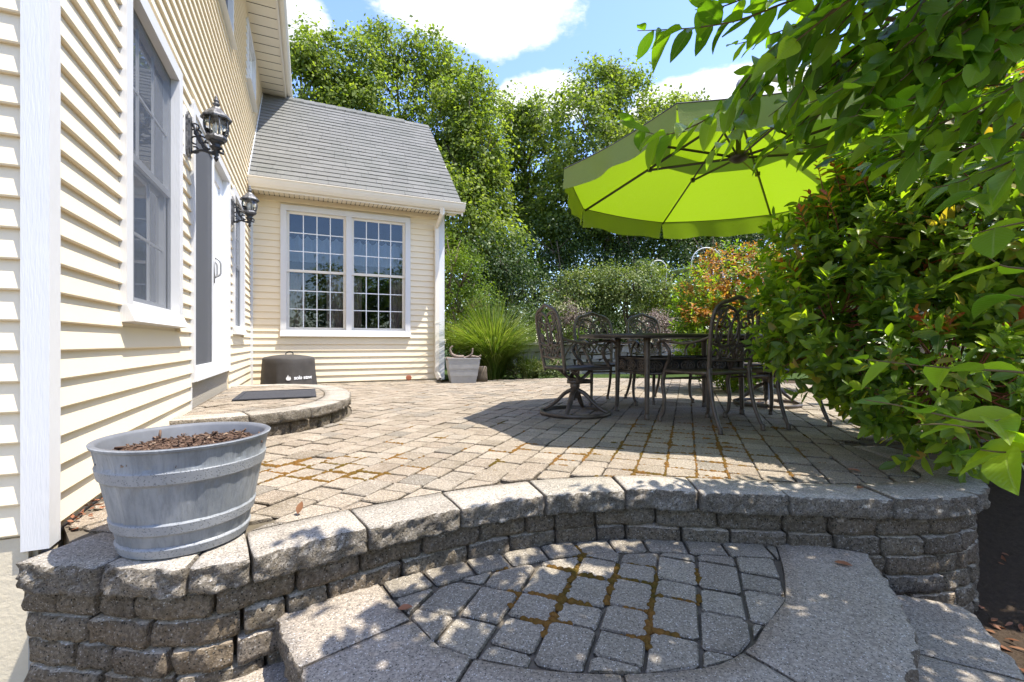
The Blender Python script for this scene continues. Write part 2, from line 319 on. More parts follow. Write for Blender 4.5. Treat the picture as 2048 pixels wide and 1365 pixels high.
class MB:
    def __init__(s): s.v = []; s.f = []
    def add(s, vs, fs, M=None):
        o = len(s.v)
        s.v += [tuple(M @ Vector(v)) for v in vs] if M is not None else [tuple(v) for v in vs]
        s.f += [tuple(i+o for i in f) for f in fs]; return s
    def box(s, c, d, M=None):
        x, y, z = c; a, b, e = d[0]/2, d[1]/2, d[2]/2
        vs = [(x+i*a, y+j*b, z+k*e) for k in (-1, 1) for j in (-1, 1) for i in (-1, 1)]
        return s.add(vs, [(0, 2, 3, 1), (4, 5, 7, 6), (0, 1, 5, 4), (2, 6, 7, 3), (0, 4, 6, 2), (1, 3, 7, 5)], M)
    def bx(s, x0, x1, y0, y1, z0, z1, M=None):
        return s.box(((x0+x1)/2, (y0+y1)/2, (z0+z1)/2), (x1-x0, y1-y0, z1-z0), M)
    def tube(s, path, r, n=6, closed=False, flat=1.0, M=None, up=None):
        P = [Vector(p) for p in path]; N = len(P); rs = r if isinstance(r, (list, tuple)) else [r]*N
        if len(rs) != N: rs = [rs[0]+(rs[-1]-rs[0])*i/(N-1) for i in range(N)]
        vs = []; prev = None
        for i in range(N):
            a = P[(i-1) % N] if (closed or i) else P[i]; b = P[(i+1) % N] if (closed or i < N-1) else P[i]
            t = (b-a).normalized() if (b-a).length > 1e-9 else Vector((0, 0, 1))
            if prev is None:
                ref = Vector(up) if up else (Vector((0, 0, 1)) if abs(t.z) < 0.9 else Vector((1, 0, 0)))
                u = t.cross(ref).normalized()
            else:
                u = (prev-t*prev.dot(t)); u = u.normalized() if u.length > 1e-6 else t.orthogonal().normalized()
            prev = u; v = t.cross(u)
            for j in range(n):
                q = 2*math.pi*j/n
                vs.append(P[i]+(u*math.cos(q)*flat+v*math.sin(q))*rs[i])
        fs = []
        for i in range(N if closed else N-1):
            for j in range(n):
                a, b = i*n+j, i*n+(j+1) % n; i2 = (i+1) % N
                fs.append((a, b, i2*n+(j+1) % n, i2*n+j))
        if not closed: fs += [tuple(range(n-1, -1, -1)), tuple((N-1)*n+j for j in range(n))]
        return s.add(vs, fs, M)
    def lathe(s, prof, n=24, M=None, c=(0, 0, 0), cap=True):
        vs = []; m = len(prof)
        for (r, z) in prof:
            for j in range(n):
                q = 2*math.pi*j/n; vs.append((c[0]+r*math.cos(q), c[1]+r*math.sin(q), c[2]+z))
        fs = [(i*n+j, i*n+(j+1) % n, (i+1)*n+(j+1) % n, (i+1)*n+j) for i in range(m-1) for j in range(n)]
        if cap: fs += [tuple(range(n-1, -1, -1)), tuple((m-1)*n+j for j in range(n))]
        return s.add(vs, fs, M)
    def prism(s, poly, z0, z1, M=None):
        n = len(poly)
        return s.add([(x, y, z0) for x, y in poly]+[(x, y, z1) for x, y in poly],
                     [tuple(range(n-1, -1, -1)), tuple(range(n, 2*n))]+[(i, (i+1) % n, n+(i+1) % n, n+i) for i in range(n)], M)
    def mesh(s, name):
        me = bpy.data.meshes.new(name); me.from_pydata(s.v, [], s.f); me.update(); return me
    def build(s, name, mat, parent=None, smooth=False): return link(name, s.mesh(name), mat, parent, smooth)
def poly_ellipse(cx, cy, rx, ry, n=20, a0=0, a1=360):
    return [(cx+rx*math.cos(R(a0+(a1-a0)*i/n)), cy+ry*math.sin(R(a0+(a1-a0)*i/n))) for i in range(n+(0 if a1-a0 == 360 else 1))]
_grid = {}
def boxgrid(nx, ny, nz):
    key = (nx, ny, nz)
    if key in _grid: return _grid[key]
    idx = {}; vs = []; fs = []
    def vid(i, j, k):
        if (i, j, k) not in idx: idx[(i, j, k)] = len(vs); vs.append((i/nx, j/ny, k/nz))
        return idx[(i, j, k)]
    for i in range(nx):
        for j in range(ny):
            fs.append((vid(i, j, 0), vid(i, j+1, 0), vid(i+1, j+1, 0), vid(i+1, j, 0))); fs.append((vid(i, j, nz), vid(i+1, j, nz), vid(i+1, j+1, nz), vid(i, j+1, nz)))
        for k in range(nz):
            fs.append((vid(i, 0, k), vid(i+1, 0, k), vid(i+1, 0, k+1), vid(i, 0, k+1))); fs.append((vid(i, ny, k), vid(i, ny, k+1), vid(i+1, ny, k+1), vid(i+1, ny, k)))
    for j in range(ny):
        for k in range(nz):
            fs.append((vid(0, j, k), vid(0, j, k+1), vid(0, j+1, k+1), vid(0, j+1, k))); fs.append((vid(nx, j, k), vid(nx, j+1, k), vid(nx, j+1, k+1), vid(nx, j, k+1)))
    _grid[key] = (np.array(vs), fs); return _grid[key]
def fbm(p, f, o=3):
    return mnoise.fractal(Vector(p)*f, 1.0, 2.0, o)
class Path:
    """smooth 2-D path; inside is on its left"""
    def __init__(s, pts, n=8):
        s.P = [Vector((p[0], p[1])) for p in [q.to_2d() for q in smooth_path([(x, y, 0) for x, y in pts], n)]]
        s.d = [0]
        for a, b in zip(s.P, s.P[1:]): s.d.append(s.d[-1]+(b-a).length)
        s.len = s.d[-1]
    def at(s, q, o=0.0):
        i = 0
        q0 = min(max(q, 0), s.len)
        lo, hi = 0, len(s.d)-1
        while hi-lo > 1:
            m = (lo+hi)//2
            if s.d[m] <= q0: lo = m
            else: hi = m
        i = lo; L = s.d[i+1]-s.d[i]; t = (q-s.d[i])/L
        def tan(j):
            a = s.P[max(j-1, 0)]; b = s.P[min(j+1, len(s.P)-1)]; return (b-a).normalized()
        tg = tan(i)*(1-t)+tan(i+1)*t if 0 <= t <= 1 else (tan(i) if t < 0 else tan(i+1))
        tg = tg.normalized(); p = s.P[i]+(s.P[i+1]-s.P[i])*t
        return p+Vector((-tg.y, tg.x))*o
    def near(s, p):
        best = None
        for i, (a, b) in enumerate(zip(s.P, s.P[1:])):
            ab = b-a; t = max(0, min(1, (p-a).dot(ab)/ab.length_squared)); q = a+ab*t; dd = (p-q).length_squared
            if best is None or dd < best[0]: best = (dd, q, ab.normalized(), s.d[i]+t*ab.length)
        dd, q, tg, sv = best; nl = Vector((-tg.y, tg.x))
        return q, nl, (p-q).dot(nl), sv
    def s_of(s, x, y): return s.near(Vector((x, y)))[3]
def stone_piece(name, path, s0, s1, o0, o1, z0, z1, mat, parent, amp=0.008, r=0.012, res=0.022, seed=0, back=None, lean=0.0):
    nx = max(4, int((s1-s0)/res)); ny = max(2, int(abs(o1-o0)/0.06)); nz = max(3, int((z1-z0)/(res*0.9)))
    g, fs = boxgrid(nx, ny, nz)
    d = Vector((s1-s0, o1-o0, z1-z0)); vs = []
    for u, v, w_ in g:
        q = Vector((u*d.x, v*d.y, w_*d.z))
        core = Vector((min(max(q.x, r), d.x-r), min(max(q.y, r), d.y-r), min(max(q.z, r), d.z-r)))
        e = q-core
        if e.length > 1e-9: q = core+e.normalized()*r
        front = 1.0 if v == 0 else 0.0
        sp = (q.x+seed*1.37, q.y+seed*0.71, q.z+seed*2.3)
        n1 = fbm(sp, 20, 4); n2 = mnoise.noise(Vector(sp)*75)
        if front: q.y += amp*(n1*1.0+n2*0.6)-amp*0.3 + lean*(q.z/d.z)
        else:
            edge = max(0, 1-v*ny)            # top arris near the front is chipped too
            q.z += (amp*0.10*n1 + amp*0.45*edge*(n1-0.15)) * (1 if w_ > 0.5 else -0.4)
            q.x += amp*0.25*n2*(1 if u in (0, 1) else 0)
        p = path.at(s0+q.x, o0+q.y)
        vs.append((p.x, p.y, z0+q.z))
    me = bpy.data.meshes.new(name); me.from_pydata(vs, [], fs); me.update()
    return link(name, me, mat, parent, True)
def clip(poly, q, n):
    out = []; N = len(poly)
    for i in range(N):
        a, b = poly[i], poly[(i+1) % N]; da, db = (a-q).dot(n), (b-q).dot(n)
        if da >= 0: out.append(a)
        if (da >= 0) != (db >= 0): out.append(a+(b-a)*(da/(da-db)))
    return out
def area(poly):
    return 0.5*sum(a.x*b.y-b.x*a.y for a, b in zip(poly, poly[1:]+poly[:1]))
def paver_geom(poly, ztop, h=0.05, gap=0.0035, ch=0.006):
    """tumbled paver: shrunk outline, chipped corners, chamfered top"""
    c = sum(poly, Vector((0, 0)))/len(poly); P = []
    for i, p in enumerate(poly):
        a, b = poly[i-1], poly[(i+1) % len(poly)]
        k = 0.006+0.012*random.random()
        for t in (a, b):
            e = t-p
            P.append(p+e.normalized()*min(k, e.length*0.3))
    # jitter + shrink
    Q = []
    for p in P:
        e = p-c; Q.append(p-e.normalized()*(gap+0.003*random.random())+Vector((random.uniform(-1, 1), random.uniform(-1, 1)))*0.0026)
    n = len(Q); tx, ty = random.gauss(0, 0.008), random.gauss(0, 0.008)
    def zz(p): return ztop+(p.x-c.x)*tx+(p.y-c.y)*ty
    top = [q-(q-c).normalized()*ch for q in Q]
    vs = [(q.x, q.y, zz(q)) for q in top]+[(q.x, q.y, zz(q)-ch*0.9) for q in Q]+[(q.x, q.y, ztop-h) for q in Q]
    fs = [tuple(range(n))]+[(n+i, n+(i+1) % n, (i+1) % n, i) for i in range(n)]+[(2*n+i, 2*n+(i+1) % n, n+(i+1) % n, n+i) for i in range(n)]
    return vs, fs, c

# ------------------------------------------------------------------ leaves
def tpl_quad():
    return np.array([(0, 0, 0), (0.5, 0.45, 0.06), (0, 1, -0.05), (-0.5, 0.45, 0.06)]), [(0, 1, 2, 3)]
def tpl_leaf(n=5, fold=0.16, curl=0.18, peak=0.45, wav=0.0, seed=0):
    """leaf with midrib fold, curl along its length and a drawn-out tip"""
    rd = random.Random(seed); vs = []; fs = []
    ts = [i/n for i in range(n+1)]
    for i, t in enumerate(ts):
        wd = 0.5*math.sin(math.pi*t**(math.log(0.5)/math.log(peak)))**0.85 if 0 < t < 1 else 0.012
        z = -curl*t*t; s = wav*rd.uniform(-1, 1)
        vs += [(-wd, t-0.02*(wd > .3), z+fold*wd*2*0.5+s), (0, t, z), (wd, t-0.02*(wd > .3), z+fold*wd*2*0.5-s)]
    for i in range(n):
        a = 3*i
        fs += [(a, a+1, a+4, a+3), (a+1, a+2, a+5, a+4)]
    return np.array(vs), fs
def leaf_cloud_mesh(name, P, D, N, L, W, tpl):
    P = np.asarray(P, float); D = np.asarray(D, float); N = np.asarray(N, float); n = len(P)
    D /= np.linalg.norm(D, axis=1, keepdims=True)+1e-9
    X = np.cross(D, N); X /= np.linalg.norm(X, axis=1, keepdims=True)+1e-9
    Z = np.cross(X, D)
    tv, tf = tpl; k = len(tv); L = np.broadcast_to(L, (n,)); W = np.broadcast_to(W, (n,))
    V = (P[:, None, :] + X[:, None, :]*(tv[None, :, 0:1]*W[:, None, None]) + D[:, None, :]*(tv[None, :, 1:2]*L[:, None, None]) + Z[:, None, :]*(tv[None, :, 2:3]*L[:, None, None]))
    fl = np.array(tf).ravel(); m = len(tf); q = len(tf[0])
    F = (fl[None, :]+(np.arange(n)*k)[:, None]).ravel().astype(np.int32)
    me = bpy.data.meshes.new(name)
    me.vertices.add(n*k); me.vertices.foreach_set('co', V.ravel().astype(np.float32))
    me.loops.add(n*m*q); me.loops.foreach_set('vertex_index', F)
    me.polygons.add(n*m); me.polygons.foreach_set('loop_start', np.arange(0, n*m*q, q, dtype=np.int32))
    me.polygons.foreach_set('loop_total', np.full(n*m, q, dtype=np.int32))
    uvl = me.uv_layers.new(name='UVMap'); uvs = tv[fl][:, :2].astype(np.float32); uvl.data.foreach_set('uv', np.tile(uvs, (n, 1)).ravel())
    me.update(calc_edges=True); return me
def unit(a): return a/(np.linalg.norm(a, axis=-1, keepdims=True)+1e-9)
def leaf_matrix(p, d, nrm, L, W):
    d = Vector(d).normalized(); x = d.cross(Vector(nrm)).normalized(); z = x.cross(d)
    M = Matrix(((x.x*W, d.x*L, z.x*L, p[0]), (x.y*W, d.y*L, z.y*L, p[1]), (x.z*W, d.z*L, z.z*L, p[2]), (0, 0, 0, 1))); return M
def at(px, py, Y):
    """photograph pixel (2048 wide) at depth Y -> a point of the place; used to survey positions"""
    return Vector(((px-1024)/910*Y, Y, CAMZ-(py-686)*Y/910))

# ------------------------------------------------------------------ survey of the site
A = R(24.1)
d_ = Vector((-math.sin(A), math.cos(A))); n_ = Vector((math.cos(A), math.sin(A)))   # main wall direction, outward normal
u_ = n_; m_ = Vector((math.sin(A), -math.cos(A)))                                       # addition wall direction, outward normal
K = Vector((-1.592, 1.541)); SI = 5.94; I_ = K+d_*SI; LA = 3.03
def wall_frame(o, dirv, nrm):      # local x along wall, y outward, z up
    return Matrix(((dirv.x, nrm.x, 0, o.x), (dirv.y, nrm.y, 0, o.y), (0, 0, 1, 0), (0, 0, 0, 1)))
FM = wall_frame(K, d_, n_); FA = wall_frame(I_, u_, m_); FL = wall_frame(K, -u_, m_)
capP = Path([(-1.495, 1.385), (-1.40, 1.365), (-1.217, 1.345), (-1.08, 1.325), (-.954, 1.335), (-.81, 1.40), (-.517, 1.628), (-.2086, 1.825), (.143, 1.976), (.507, 2.043),
             (.827, 2.01), (1.198, 1.965), (1.62, 1.925), (1.95, 1.96), (2.2, 2.12), (2.34, 2.4), (2.40, 2.75), (2.42, 3.1)])
CAPD = 0.22
stepP = Path([(-.83, 1.47), (-.775, 1.49), (-.67, 1.35), (-.585, 1.245), (-.40, 1.05), (-.1, .93), (.28, .885), (.65, .93), (.9, 1.06), (1.03, 1.186), (1.15, 1.3), (1.23, 1.393), (1.37, 1.64), (1.50, 1.93)][1:])
STEPZ = -0.225; LOWZ = -0.375; GRZ = -0.58
far_pts = [(2.55, 2.9), (3.3, 3.0), (4.1, 3.2), (4.9, 3.8), (5.3, 5.0), (5.2, 6.4), (4.5, 7.5), (3.4, 8.2), (2.2, 8.5), (1.1, 8.55), (.2, 8.32), (-.5, 8.02), (-1.0, 7.72), (-1.3, 7.62)]
farP = Path(far_pts)
PA = R(21.0); p_ = Vector((math.sin(PA), math.cos(PA))); q_ = Vector((math.cos(PA), -math.sin(PA)))   # paver rows

# ------------------------------------------------------------------ ground
def ground_z(x, y):
    t = min(1, max(0, (y-1.9)/1.6)); t = t*t*(3-2*t)
    return GRZ*(1-t)-0.09*t
gx = sorted(set([-200, -120, -60, -30, -18, -12]+[i*0.5 for i in range(-18, 25)]+[14, 18, 30, 60, 120, 200]))
gy = sorted(set([-100, -40, -15, -6, -3]+[i*0.4 for i in range(-4, 40)]+[18, 24, 32, 45, 70, 120, 200, 400]))
gv = [(x, y, ground_z(x, y)) for y in gy for x in gx]; W_ = len(gx)
gf = [(j*W_+i, j*W_+i+1, (j+1)*W_+i+1, (j+1)*W_+i) for j in range(len(gy)-1) for i in range(W_-1)]
me = bpy.data.meshes.new('ground'); me.from_pydata(gv, [], gf); me.update()
tag(link('ground', me, 'mulch', None, True), kind='structure')
mb = MB(); mb.prism([(-2.5, 9.0), (1.0, 9.3), (6, 9), (30, 9), (60, 60), (-60, 60), (-30, 12), (-6, 10)], -0.085, -0.055)
tag(mb.build('lawn', 'lawn'), kind='structure')

# ------------------------------------------------------------------ house
house = empty('house', (K.x, K.y, 0), 0, 'two-storey cream clapboard house with white trim and a grey-shingled side wing', 'house')
HI = Matrix.Translation((-K.x, -K.y, 0))
def hpart(mb, name, mat, M=None, parent=None, smooth=False):
    me = mb.mesh(name); me.transform((HI @ M) if M is not None else HI)
    return link(name, me, mat, parent or house, smooth)
CRS = 0.1016; Z0 = 0.022
def board(M, x0, x1, z, first=False):
    b = MB(); sec = [(-.004, 0), (.0195, 0), (.0225, .005), (.0035, CRS+.004), (-.004, CRS+.004)]
    n = len(sec); dz = random.uniform(-.0008, .0008)
    b.add([(x0, y, z+q+dz) for y, q in sec]+[(x1, y, z+q+dz) for y, q in sec],
          [tuple(range(n)), tuple(range(2*n-1, n-1, -1))]+[((i+1) % n, i, n+i, n+(i+1) % n) for i in range(n)])
    return hpart(b, 'siding_board', 'siding', M)
def courses(M, xa, xb, z0, z1, holes, xb_f=None):
    z = z0
    while z < z1-0.01:
        e = xb_f(z) if xb_f else xb
        seg = [(xa, e)]
        for (h0, h1, b0, b1) in holes:
            if b0 < z+CRS*0.6 and b1 > z+CRS*0.4:
                ns = []
                for a, b in seg:
                    if h1 <= a or h0 >= b: ns.append((a, b)); continue
                    if h0 > a+.01: ns.append((a, h0))
                    if h1 < b-.01: ns.append((h1, b))
                seg = ns
        for a, b in seg: board(M, a, b, z)
        z += CRS
W1 = (0.66, 1.72, 0.76, 2.50); W2 = (4.10, 5.09, 0.76, 2.50); DR = (2.06, 3.85, 0.38, 2.50); U1 = (3.05, 4.06, 4.05, 5.38); U2 = (5.44, 6.5, 4.45, 5.33)
courses(FM, 0.049, SI, Z0, 5.5, [W1, W2, (2.06, 3.85, -1, 2.5), U1, U2], lambda z: SI if z < 3.45 else SI+(z-3.45)+0.25)
WA = (0.424, 2.446, 0.76, 2.83)
courses(FA, 0.05, LA-0.07, Z0, 2.97, [WA])
courses(FL, 0.042, 1.6, Z0, 5.5, [])
# solid wall cores behind the boards, with openings
def wall_core(M, x0, x1, z0, z1, holes, t=0.12):
    xs = sorted(set([x0, x1]+[h for q in holes for h in q[:2] if x0 < h < x1])); zs = sorted(set([z0, z1]+[h for q in holes for h in q[2:] if z0 < h < z1]))
    b = MB()
    for a, c in zip(xs, xs[1:]):
        for e, f in zip(zs, zs[1:]):
            mx_, mz = (a+c)/2, (e+f)/2
            if any(h[0] < mx_ < h[1] and h[2] < mz < h[3] for h in holes): continue
            b.bx(a, c, -t, -.006, e, f)
    hpart(b, 'wall', 'siding', M)
ins = lambda q, g: (q[0]+g, q[1]-g, q[2]+g, q[3]-g)
wall_core(FM, 0.03, 9.2, -.02, 5.52, [ins(W1, .05), ins(W2, .05), (2.10, 3.81, .38, 2.46), ins(U1, .05), ins(U2, .05)])
wall_core(FA, 0.0, LA-.01, -.02, 3.0, [ins(WA, .05)])
wall_core(FL, 0.03, 4.0, -.02, 5.52, [])
FR = wall_frame(I_+u_*LA, -m_, u_)
courses(FR, 0.09, 4.2, Z0, 3.05, [])
wall_core(FR, 0.0, 4.3, -.02, 3.2, [])
b = MB(); b.prism([(0.0, 3.2), (4.3, 3.2), (2.08, 5.35)], 0.0, 0.1, Matrix(((1, 0, 0, 0), (0, 0, -1, -.01), (0, 1, 0, 0), (0, 0, 0, 1))))
hpart(b, 'gable', 'siding', FR)
# posts
b = MB(); b.bx(-.028, .049, -.042, .030, -.03, 5.5); hpart(b, 'corner_post', 'trim', FM)
b = MB(); b.bx(.002, .05, .002, .03, .0, 2.97); hpart(b, 'corner_post', 'trim', FA)
b = MB(); b.bx(LA-.07, LA+.028, -.09, .030, .0, 2.97); hpart(b, 'corner_post', 'trim', FA)
# foundation
b = MB(); b.bx(.03, 4, -.3, .009, -.75, .012, FL); b.bx(.012, 1.2, -.3, -.014, -.75, .008, FM); hpart(b, 'foundation', 'stucco')
b = MB(); b.bx(-.012, .029, -.05, .012, -.75, -.06, FL); hpart(b, 'foundation_patch', 'cement')
b = MB(); b.bx(2.06, 3.85, -.2, -.002, -.02, .375); o = hpart(b, 'door_foundation', 'pebble', FM)
# interiors seen through the glass
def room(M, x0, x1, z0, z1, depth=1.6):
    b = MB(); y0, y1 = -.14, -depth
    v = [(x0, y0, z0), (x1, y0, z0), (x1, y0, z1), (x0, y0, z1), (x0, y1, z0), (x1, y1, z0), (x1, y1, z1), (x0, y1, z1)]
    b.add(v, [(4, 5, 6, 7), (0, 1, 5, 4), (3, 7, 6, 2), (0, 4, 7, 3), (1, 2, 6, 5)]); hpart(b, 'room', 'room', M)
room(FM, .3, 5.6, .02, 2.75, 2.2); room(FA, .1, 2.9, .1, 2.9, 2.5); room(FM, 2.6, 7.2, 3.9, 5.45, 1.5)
def curtain(M, x0, x1, z0, z1, y, mat, parent, waves=5, name='curtain', scallop=0):
    nx = 40; vs = []; fs = []; nzv = 8
    for k_ in range(nzv+1):
        t = k_/nzv
        for i in range(nx+1):
            x = x0+(x1-x0)*i/nx
            top = z1-(scallop*(math.sin(math.pi*((i*6/nx) % 1))) if scallop else 0)
            vs.append((x, y+.018*math.sin(i/nx*waves*2*math.pi)+.008*math.sin(i*1.7+t*2), z0+(top-z0)*t))
    for k_ in range(nzv):
        for i in range(nx): a = k_*(nx+1)+i; fs.append((a, a+1, a+nx+2, a+nx+1))
    b = MB(); b.add(vs, fs); return hpart(b, name, mat, M, parent, True)
def double_hung(M, q, cols, rows, trim=.075, frame='white', units=1, curt=None, screen=None, sill=True, proud=.038):
    x0, x1, z0, z1 = q
    w_ = hpart(MB().bx(x0, x0+trim, -.03, proud, z0+trim*.9, z1), 'window', 'trim', M)      # left casing is the window's root part
    for nm, args in (('casing', (x1-trim, x1, -.03, proud, z0+trim*.9, z1)), ('casing', (x0+trim, x1-trim, -.03, proud-.002, z1-trim, z1))):
        hpart(MB().bx(*args), nm, 'trim', M, w_)
    # sloped sill apron
    b = MB(); s0, s1 = x0-.004, x1+.004
    b.add([(s0, proud, z0+trim), (s1, proud, z0+trim), (s1, proud+.034, z0+.004), (s0, proud+.034, z0+.004), (s0, -.02, z0+trim), (s1, -.02, z0+trim), (s1, -.02, z0-.004), (s0, -.02, z0-.004)],
          [(0, 3, 2, 1), (4, 0, 1, 5), (3, 7, 6, 2), (0, 4, 7, 3), (1, 2, 6, 5), (4, 5, 6, 7)]); hpart(b, 'sill', 'trim', M, w_)
    hpart(MB().bx(x0+trim, x1-trim, -.03, proud-.006, z0+trim+.002, z0+trim+.022), 'sill_rail', 'white', M, w_)
    ix0, ix1, iz0, iz1 = x0+trim, x1-trim, z0+trim+.022, z1-trim
    mul = .085; uw = (ix1-ix0-mul*(units-1))/units
    for u in range(units):
        a = ix0+u*(uw+mul); c = a+uw
        if u: hpart(MB().bx(a-mul, a, -.03, proud-.005, iz0, iz1), 'mullion', 'trim', M, w_)
        zm = (iz0+iz1)/2
        for s, (e, f, y) in enumerate(((zm-.02, iz1, -.028), (iz0, zm+.02, -.05))):
            fr = .04; b = MB()
            b.bx(a, a+fr, y-.02, y+.012, e, f); b.bx(c-fr, c, y-.02, y+.012, e, f); b.bx(a+fr, c-fr, y-.02, y+.011, f-fr, f); b.bx(a+fr, c-fr, y-.02, y+.011, e, e+fr)
            hpart(b, 'sash', frame, M, w_)
            gx0, gx1, gz0, gz1 = a+fr, c-fr, e+fr, f-fr; bw = .014
            b = MB()
            for i in range(1, cols): xx = gx0+(gx1-gx0)*i/cols; b.bx(xx-bw/2, xx+bw/2, y-.012, y+.003, gz0, gz1)
            for j in range(1, rows): zz = gz0+(gz1-gz0)*j/rows; b.bx(gx0, gx1, y-.011, y+.002, zz-bw/2, zz+bw/2)
            hpart(b, 'grille', 'white', M, w_)
            for i in range(cols):
                for j in range(rows):
                    xa, xb_ = gx0+(gx1-gx0)*i/cols, gx0+(gx1-gx0)*(i+1)/cols; za, zb = gz0+(gz1-gz0)*j/rows, gz0+(gz1-gz0)*(j+1)/rows
                    hpart(MB().bx(xa+.001, xb_-.001, y-.006, y-.003, za+.001, zb-.001), 'pane', 'glass', M, w_)
    if screen:
        hpart(MB().add([(ix0, -.012, iz0), (ix1, -.012, iz0), (ix1, -.012, iz1), (ix0, -.012, iz1)], [(0, 1, 2, 3)]), 'screen', 'winscreen', M, w_)
    return w_
wa = double_hung(FA, WA, 4, 3, .085, 'almond', 2)
for (a, c) in ((.53, .78), (1.10, 1.38), (1.52, 1.66), (2.12, 2.36)): curtain(FA, a, c, .8, 1.78, -.22, 'curtain', wa, 4)
curtain(FA, .52, 1.40, 1.98, 2.42, -.19, 'sheer', wa, 7, 'valance', .07); curtain(FA, 1.47, 2.36, 1.98, 2.42, -.19, 'sheer', wa, 7, 'valance', .07)
b = MB()
for cx in (1.12, 1.30, 1.55, 1.72): b.lathe([(.01, .09), (.05, .075), (.075, .03), (.055, -.03), (.02, -.06)], 12, None, (cx, -.9, 1.92))
hpart(b, 'pendant_shade', plain('lamp_shade', (0.55, 0.33, 0.16), 0.6), FA, wa, True)
w1 = double_hung(FM, W1, 3, 2, .085, 'white', 1, screen=True); curtain(FM, .75, 1.64, .84, 2.44, -.16, 'sheer', w1, 9)
w2 = double_hung(FM, W2, 3, 2, .085, 'white', 1, screen=True); curtain(FM, 4.2, 5.0, .84, 2.44, -.16, 'sheer', w2, 9)
double_hung(FM, U1, 3, 2, .075, 'white', 1, screen=True); double_hung(FM, U2, 3, 2, .075, 'white', 1)
# sliding door
dx0, dx1, dz0, dz1 = 2.06, 3.85, .38, 2.50
dr = hpart(MB().bx(dx0, dx0+.07, -.1, .034, dz0-.02, dz1), 'door', 'trim', FM)
for nm, mt, ar in (('casing', 'trim', (dx1-.07, dx1, -.1, .034, dz0-.02, dz1)), ('casing', 'trim', (dx0+.07, dx1-.07, -.1, .032, dz1-.075, dz1)), ('casing', 'trim', (dx0-.002, dx0+.025, .004, .02, .03, dz0-.02)),
                   ('threshold', 'white', (dx0+.07, dx1-.07, -.1, .045, dz0-.018, dz0+.022)), ('jamb', 'white', (dx0+.07, dx0+.10, -.1, .02, dz0+.022, dz1-.075)), ('jamb', 'white', (dx1-.10, dx1-.07, -.1, .02, dz0+.022, dz1-.075))):
    hpart(MB().bx(*ar), nm, mt, FM, dr)
def panel(x0, x1, y, mat_in, nm, fr=.06, bot=.1):
    b = MB(); b.bx(x0, x0+fr, y-.03, y, dz0+.022, dz1-.077); b.bx(x1-fr, x1, y-.03, y, dz0+.022, dz1-.077); b.bx(x0+fr, x1-fr, y-.03, y-.001, dz1-.077-fr, dz1-.077); b.bx(x0+fr, x1-fr, y-.03, y-.001, dz0+.022, dz0+bot)
    hpart(b, nm, 'white', FM, dr)
    hpart(MB().bx(x0+fr, x1-fr, y-.016, y-.012, dz0+bot, dz1-.077-fr), 'pane' if mat_in == 'glass' else 'screen', mat_in, FM, dr)
panel(2.16, 2.98, .018, 'screen', 'screen_door', .045, .1)
panel(2.94, 3.75, -.03, 'glass', 'door_leaf', .13, .2); panel(2.16, 3.02, -.068, 'glass', 'door_leaf', .1, .2)
for hx, hy in ((2.965, .018), (3.09, -.03)):
    b = MB(); b.bx(hx-.02, hx+.02, hy, hy+.008, 1.22, 1.50); b.tube(smooth_path([(hx, hy+.006, 1.27), (hx, hy+.05, 1.30), (hx, hy+.055, 1.36), (hx, hy+.05, 1.42), (hx, hy+.006, 1.46)], 4), .009, 8)
    hpart(b, 'handle', 'zinc', FM, dr, True)
# main eave
b = MB()
b.bx(-.45, 9.2, -.02, .40, 5.50, 5.515); hpart(b, 'soffit', 'soffit', FM)
b = MB()
for i in range(40): b.bx(-.4+i*.24, -.396+i*.24, 0.02, .39, 5.494, 5.501)
hpart(b, 'soffit_seam', 'hole', FM)
hpart(MB().bx(-.47, 9.22, .40, .425, 5.48, 5.70), 'fascia', 'almond', FM)
b = MB(); pr = [(.425, 5.70), (.425, 5.58), (.46, 5.565), (.50, 5.58), (.525, 5.64), (.53, 5.705), (.52, 5.71), (.515, 5.66), (.49, 5.6), (.44, 5.59), (.44, 5.70)]
n = len(pr); b.add([(-.47, y, z) for y, z in pr]+[(9.22, y, z) for y, z in pr], [tuple(range(n-1, -1, -1)), tuple(range(n, 2*n))]+[(i, (i+1) % n, n+(i+1) % n, n+i) for i in range(n)])
hpart(b, 'gutter', 'almond', FM)
b = MB(); b.add([(-.5, .45, 5.66), (9.3, .45, 5.66), (9.3, -4, 8.6), (-.5, -4, 8.6), (-.5, .45, 5.71), (9.3, .45, 5.71), (9.3, -4, 8.65), (-.5, -4, 8.65)], [(0, 3, 2, 1), (4, 5, 6, 7), (0, 1, 5, 4), (2, 3, 7, 6), (0, 4, 7, 3), (1, 2, 6, 5)])
hpart(b, 'main_roof', 'shingle', FM)
